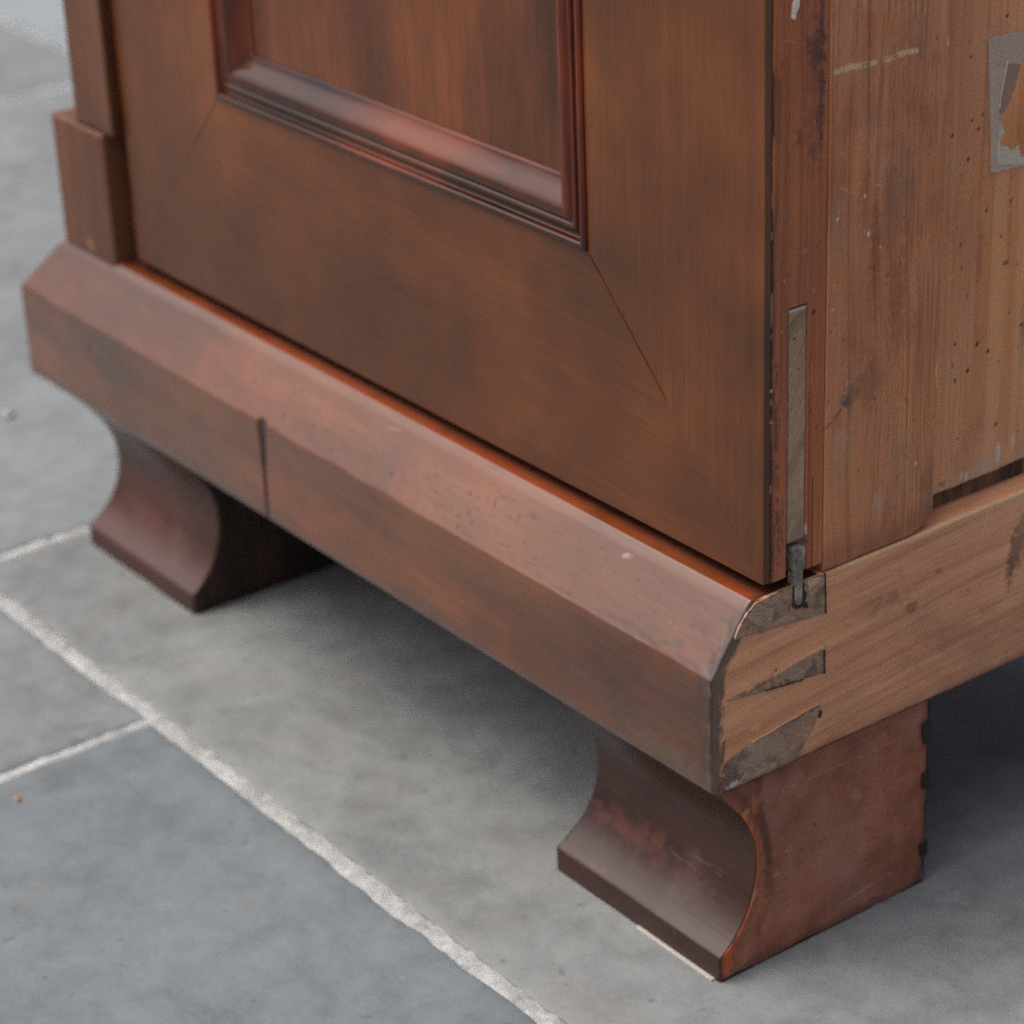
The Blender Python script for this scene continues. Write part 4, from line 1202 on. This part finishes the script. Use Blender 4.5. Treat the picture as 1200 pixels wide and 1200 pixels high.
HOLES = [(0.166, 0.3906), (0.1463, 0.3777), (0.1607, 0.3761), (0.1641, 0.3775), (0.168, 0.3716), (0.1484, 0.351), (0.1524, 0.3463), (0.1545, 0.3521), (0.1715, 0.3446), (0.1672, 0.3403), (0.1471, 0.3349), (0.1491, 0.3174), (0.1592, 0.3103), (0.1733, 0.3109), (0.1419, 0.3069), (0.1444, 0.2989), (0.1685, 0.2967), (0.171, 0.2841), (0.1726, 0.2843), (0.1784, 0.2818), (0.1473, 0.2851), (0.1751, 0.2609), (0.1829, 0.2532), (0.1375, 0.3471), (0.1433, 0.2551), (0.1566, 0.2517), (0.1635, 0.2466), (0.1424, 0.2456), (0.144, 0.2384), (0.1514, 0.2408), (0.147, 0.211), (0.1703, 0.2106)]


def panel_marks(m):
    y, z = m.U, m.V
    r = np.random.default_rng(5)
    # pale mould and rubbing along the lower edge
    t = (1 - sm(.001, .012, z - .188 + (fbm(y * 160, z * 40, 3, 4) - .5) * .016))
    m.put(t * .65, lin(186, 164, 144))
    for (yy, zz, ry, rz) in [(.153, .1915, .0012, .003), (.150, .193, .001, .0025), (.172, .197, .0016, .006), (.181, .20, .0012, .004)]:
        m.blob(yy, zz, ry, rz, lin(206, 204, 198), .8, ragged=.7)
    m.blob(.1385, .1925, .002, .0015, lin(112, 84, 62), .7, ragged=.8)
    # rubbed light streaks down the grain
    for k in range(26):
        yy, zz = r.uniform(.134, .195), r.uniform(.20, .42)
        L = r.uniform(.008, .05)
        m.line([(yy, zz), (yy + r.uniform(-.001, .002), zz + L)], r.uniform(.0005, .0016), [lin(196, 158, 124), lin(176, 142, 118), lin(136, 90, 62)][k % 3], r.uniform(.3, .6), 0, .4, .001)
    m.blob(.150, .345, .008, .03, lin(190, 118, 74), .4, ragged=.6, soft=.95)
    m.blob(.150, .30, .012, .03, lin(176, 112, 74), .35, ragged=.6, soft=.95)
    m.blob(.188, .25, .006, .008, lin(104, 70, 54), .7, ragged=.8, soft=.8)
    for (yy, zz) in [(.1353, .3035), (.1375, .2855), (.1390, .2860), (.139, .279)]:
        m.blob(yy, zz, .002, .0014, lin(216, 160, 108), .7, ragged=.7)
    m.blob(.1555, .385, .0015, .004, lin(208, 150, 106), .6, ragged=.6)
    # worm holes
    for i, (yy, zz) in enumerate(HOLES + [(r.uniform(.2, .3), r.uniform(.2, .5)) for _ in range(14)]):
        rr = r.uniform(.0004, .00095)
        m.blob(yy, zz, rr, rr * 1.2, lin(30, 18, 11), 1, -.0009, ragged=.2, soft=.25)
        if i % 3 == 0: m.blob(yy + .0006, zz - .0016, .0006, .0007, lin(210, 178, 146), .8, ragged=.5)
    for k in range(30):
        m.blob(r.uniform(.134, .195), r.uniform(.2, .42), r.uniform(.0004, .001), r.uniform(.0005, .0014), [lin(214, 176, 142), lin(96, 66, 50)][k % 2], .6)


PXF = -.0100
spanel = sheet('side_panel', np.unique(np.round(np.concatenate([np.arange(.1245, .2, .0006), np.arange(.2, .308, .008)]), 5)),
               np.unique(np.round(np.concatenate([np.arange(.1886, .44, .0007), np.arange(.44, TOP - .03, .01)]), 5)),
               lambda U, V: np.stack([np.zeros_like(U) + PXF, U, V + (fbm(U * 90, U * 0, 6, 3) - .5) * .0016 * (1 - sm(.188, .196, V))], -1), (-.006, 0, 0), M_pine_panel, W, panel_marks, .0008,
               lambda U, V: (fbm(U * 20, V * 5, 14) - .5) * .0008 + (fbm(U * 700, V * 6, 15) - .5) * .00016)
box('slot_back', -.0165, -.0128, .118, .305, .172, .192, M_slot, W, 0)
sheet('side_stile', spaced(.302, YBACK - .003, .004), spaced(ZR + .0006, TOP - .02, .01), lambda U, V: np.stack([np.zeros_like(U) + .0002, U, V], -1), (-.017, 0, 0), M_pine, W, None, .0008)
# worn fillet of the rail inside the panel recess
sheet('recess_ledge', spaced(.104, .302, .0012), spaced(-.0135, -.0008, .0008),
      lambda U, V: np.stack([V, U, ZR + .0002 + .0004 * sm(-.006, -.014, V) + 0 * U], -1), (0, 0, -.004), M_rail, rail,
      lambda m: (m.put((1 - sm(.0, .004, -.0008 - m.V + (fbm(m.U * 70, m.V * 100, 3, 3) - .5) * .006)) * .7, lin(214, 174, 132)), m.put(sm(.006, .013, -m.V) * .5, lin(150, 118, 98)))
      and None, .0008, lambda U, V: (fbm(U * 60, V * 120, 3) - .5) * .0008)


# torn paper label on the panel
def decal(name, poly, mat, x, parent, seed, amp=.0004):
    return prism(name, ragged(poly, .0012, amp, seed, 500), 'x', PXF - .0005, x, mat, parent)


label = decal('paper_label', [(.1555, .3829), (.1617, .3838), (.176, .3828), (.198, .3815), (.2, .3238), (.1798, .3253), (.1597, .3265), (.159, .3385), (.1561, .3726)], M_paper, PXF + .0006, spanel, 3, .0003)
decal('torn_paper', [(.1649, .3715), (.1739, .3693), (.1734, .3627), (.168, .3538), (.1638, .35), (.1626, .3528), (.1637, .3597), (.1649, .3645)], M_paper_dark, PXF + .0008, spanel, 5)
decal('torn_paper', [(.1744, .3696), (.1767, .372), (.190, .371), (.192, .329), (.1795, .3295), (.177, .3297), (.1751, .3356), (.1712, .3335), (.1681, .3364), (.164, .3373), (.1644, .3402), (.1667, .3426), (.1634, .3483), (.168, .3538), (.1715, .3609)], M_orange, PXF + .0010, spanel, 6)
decal('torn_paper', [(.1633, .3491), (.1667, .3426), (.1644, .3402), (.164, .3373), (.1681, .3364), (.1712, .3335), (.1751, .3363), (.177, .3297), (.1795, .3295), (.192, .329), (.192, .3245), (.1798, .3257), (.1635, .3295), (.1623, .3341), (.1629, .3398)], M_paper_white, PXF + .0009, spanel, 7)
decal('torn_paper', [(.1655, .3728), (.1668, .3728), (.1650, .3640), (.1638, .3595), (.1632, .3535), (.1624, .3530), (.1632, .3600), (.1645, .3650)], M_paper_white, PXF + .0011, spanel, 8, .0002)
# dried paint drip on the door edge
prism('paint_drip', ragged([(.0405, .430), (.0440, .430), (.0442, .4225), (.0435, .4190), (.0425, .4180), (.0420, .4155), (.0408, .4160), (.0410, .4195), (.0415, .4225)], .001, .0005, 4, 900), 'x', -.001, .0008, M_paint, door)

# ------------------------------------------------------------------ small things on the ground
sh = sheet('card_shim', spaced(-.0560, -.0040, .002, [.0004]), spaced(.0026, .026, .002, [.0004]),
           lambda U, V: np.stack([U, V, .0011 + 0 * U], -1), (0, 0, -.0010), M_card, None, None, .0003)
tag(sh, 'folded white card wedged under the front toe of the right foot', 'shim', 'card shims under the right foot')
sh2 = sheet('card_shim', spaced(-.05, -.0008, .002, [.0004]), spaced(.094, .1125, .002, [.0004]),
            lambda U, V: np.stack([U, V, 0.0011 + 0 * U], -1), (0, 0, -.0010), M_card, None, None, .0003)
tag(sh2, 'small white card showing under the back end of the right foot', 'shim', 'card shims under the right foot')


def crumb(name, x, y, r, mat, label, cat):
    bm = bmesh.new()
    bmesh.ops.create_icosphere(bm, subdivisions=2, radius=r)
    rr = random.Random(int(x * 1e4))
    for v in bm.verts:
        v.co *= rr.uniform(.75, 1.2)
        v.co.z *= .45; v.co.x *= 1.4
        v.co += Vector((x, y, r * .4))
    me = bpy.data.meshes.new(name); bm.to_mesh(me); bm.free()
    me.materials.append(mat)
    return tag(link(bpy.data.objects.new(name, me)), label, cat)


crumb('wood_chip', -.334, -.1601, .0016, M_chip, 'tiny orange wood chip on the dark slab at the lower left', 'wood chip')
crumb('pebble', -.764, .0537, .0042, M_mortar, 'small white pebble on the slab left of the wardrobe', 'pebble')
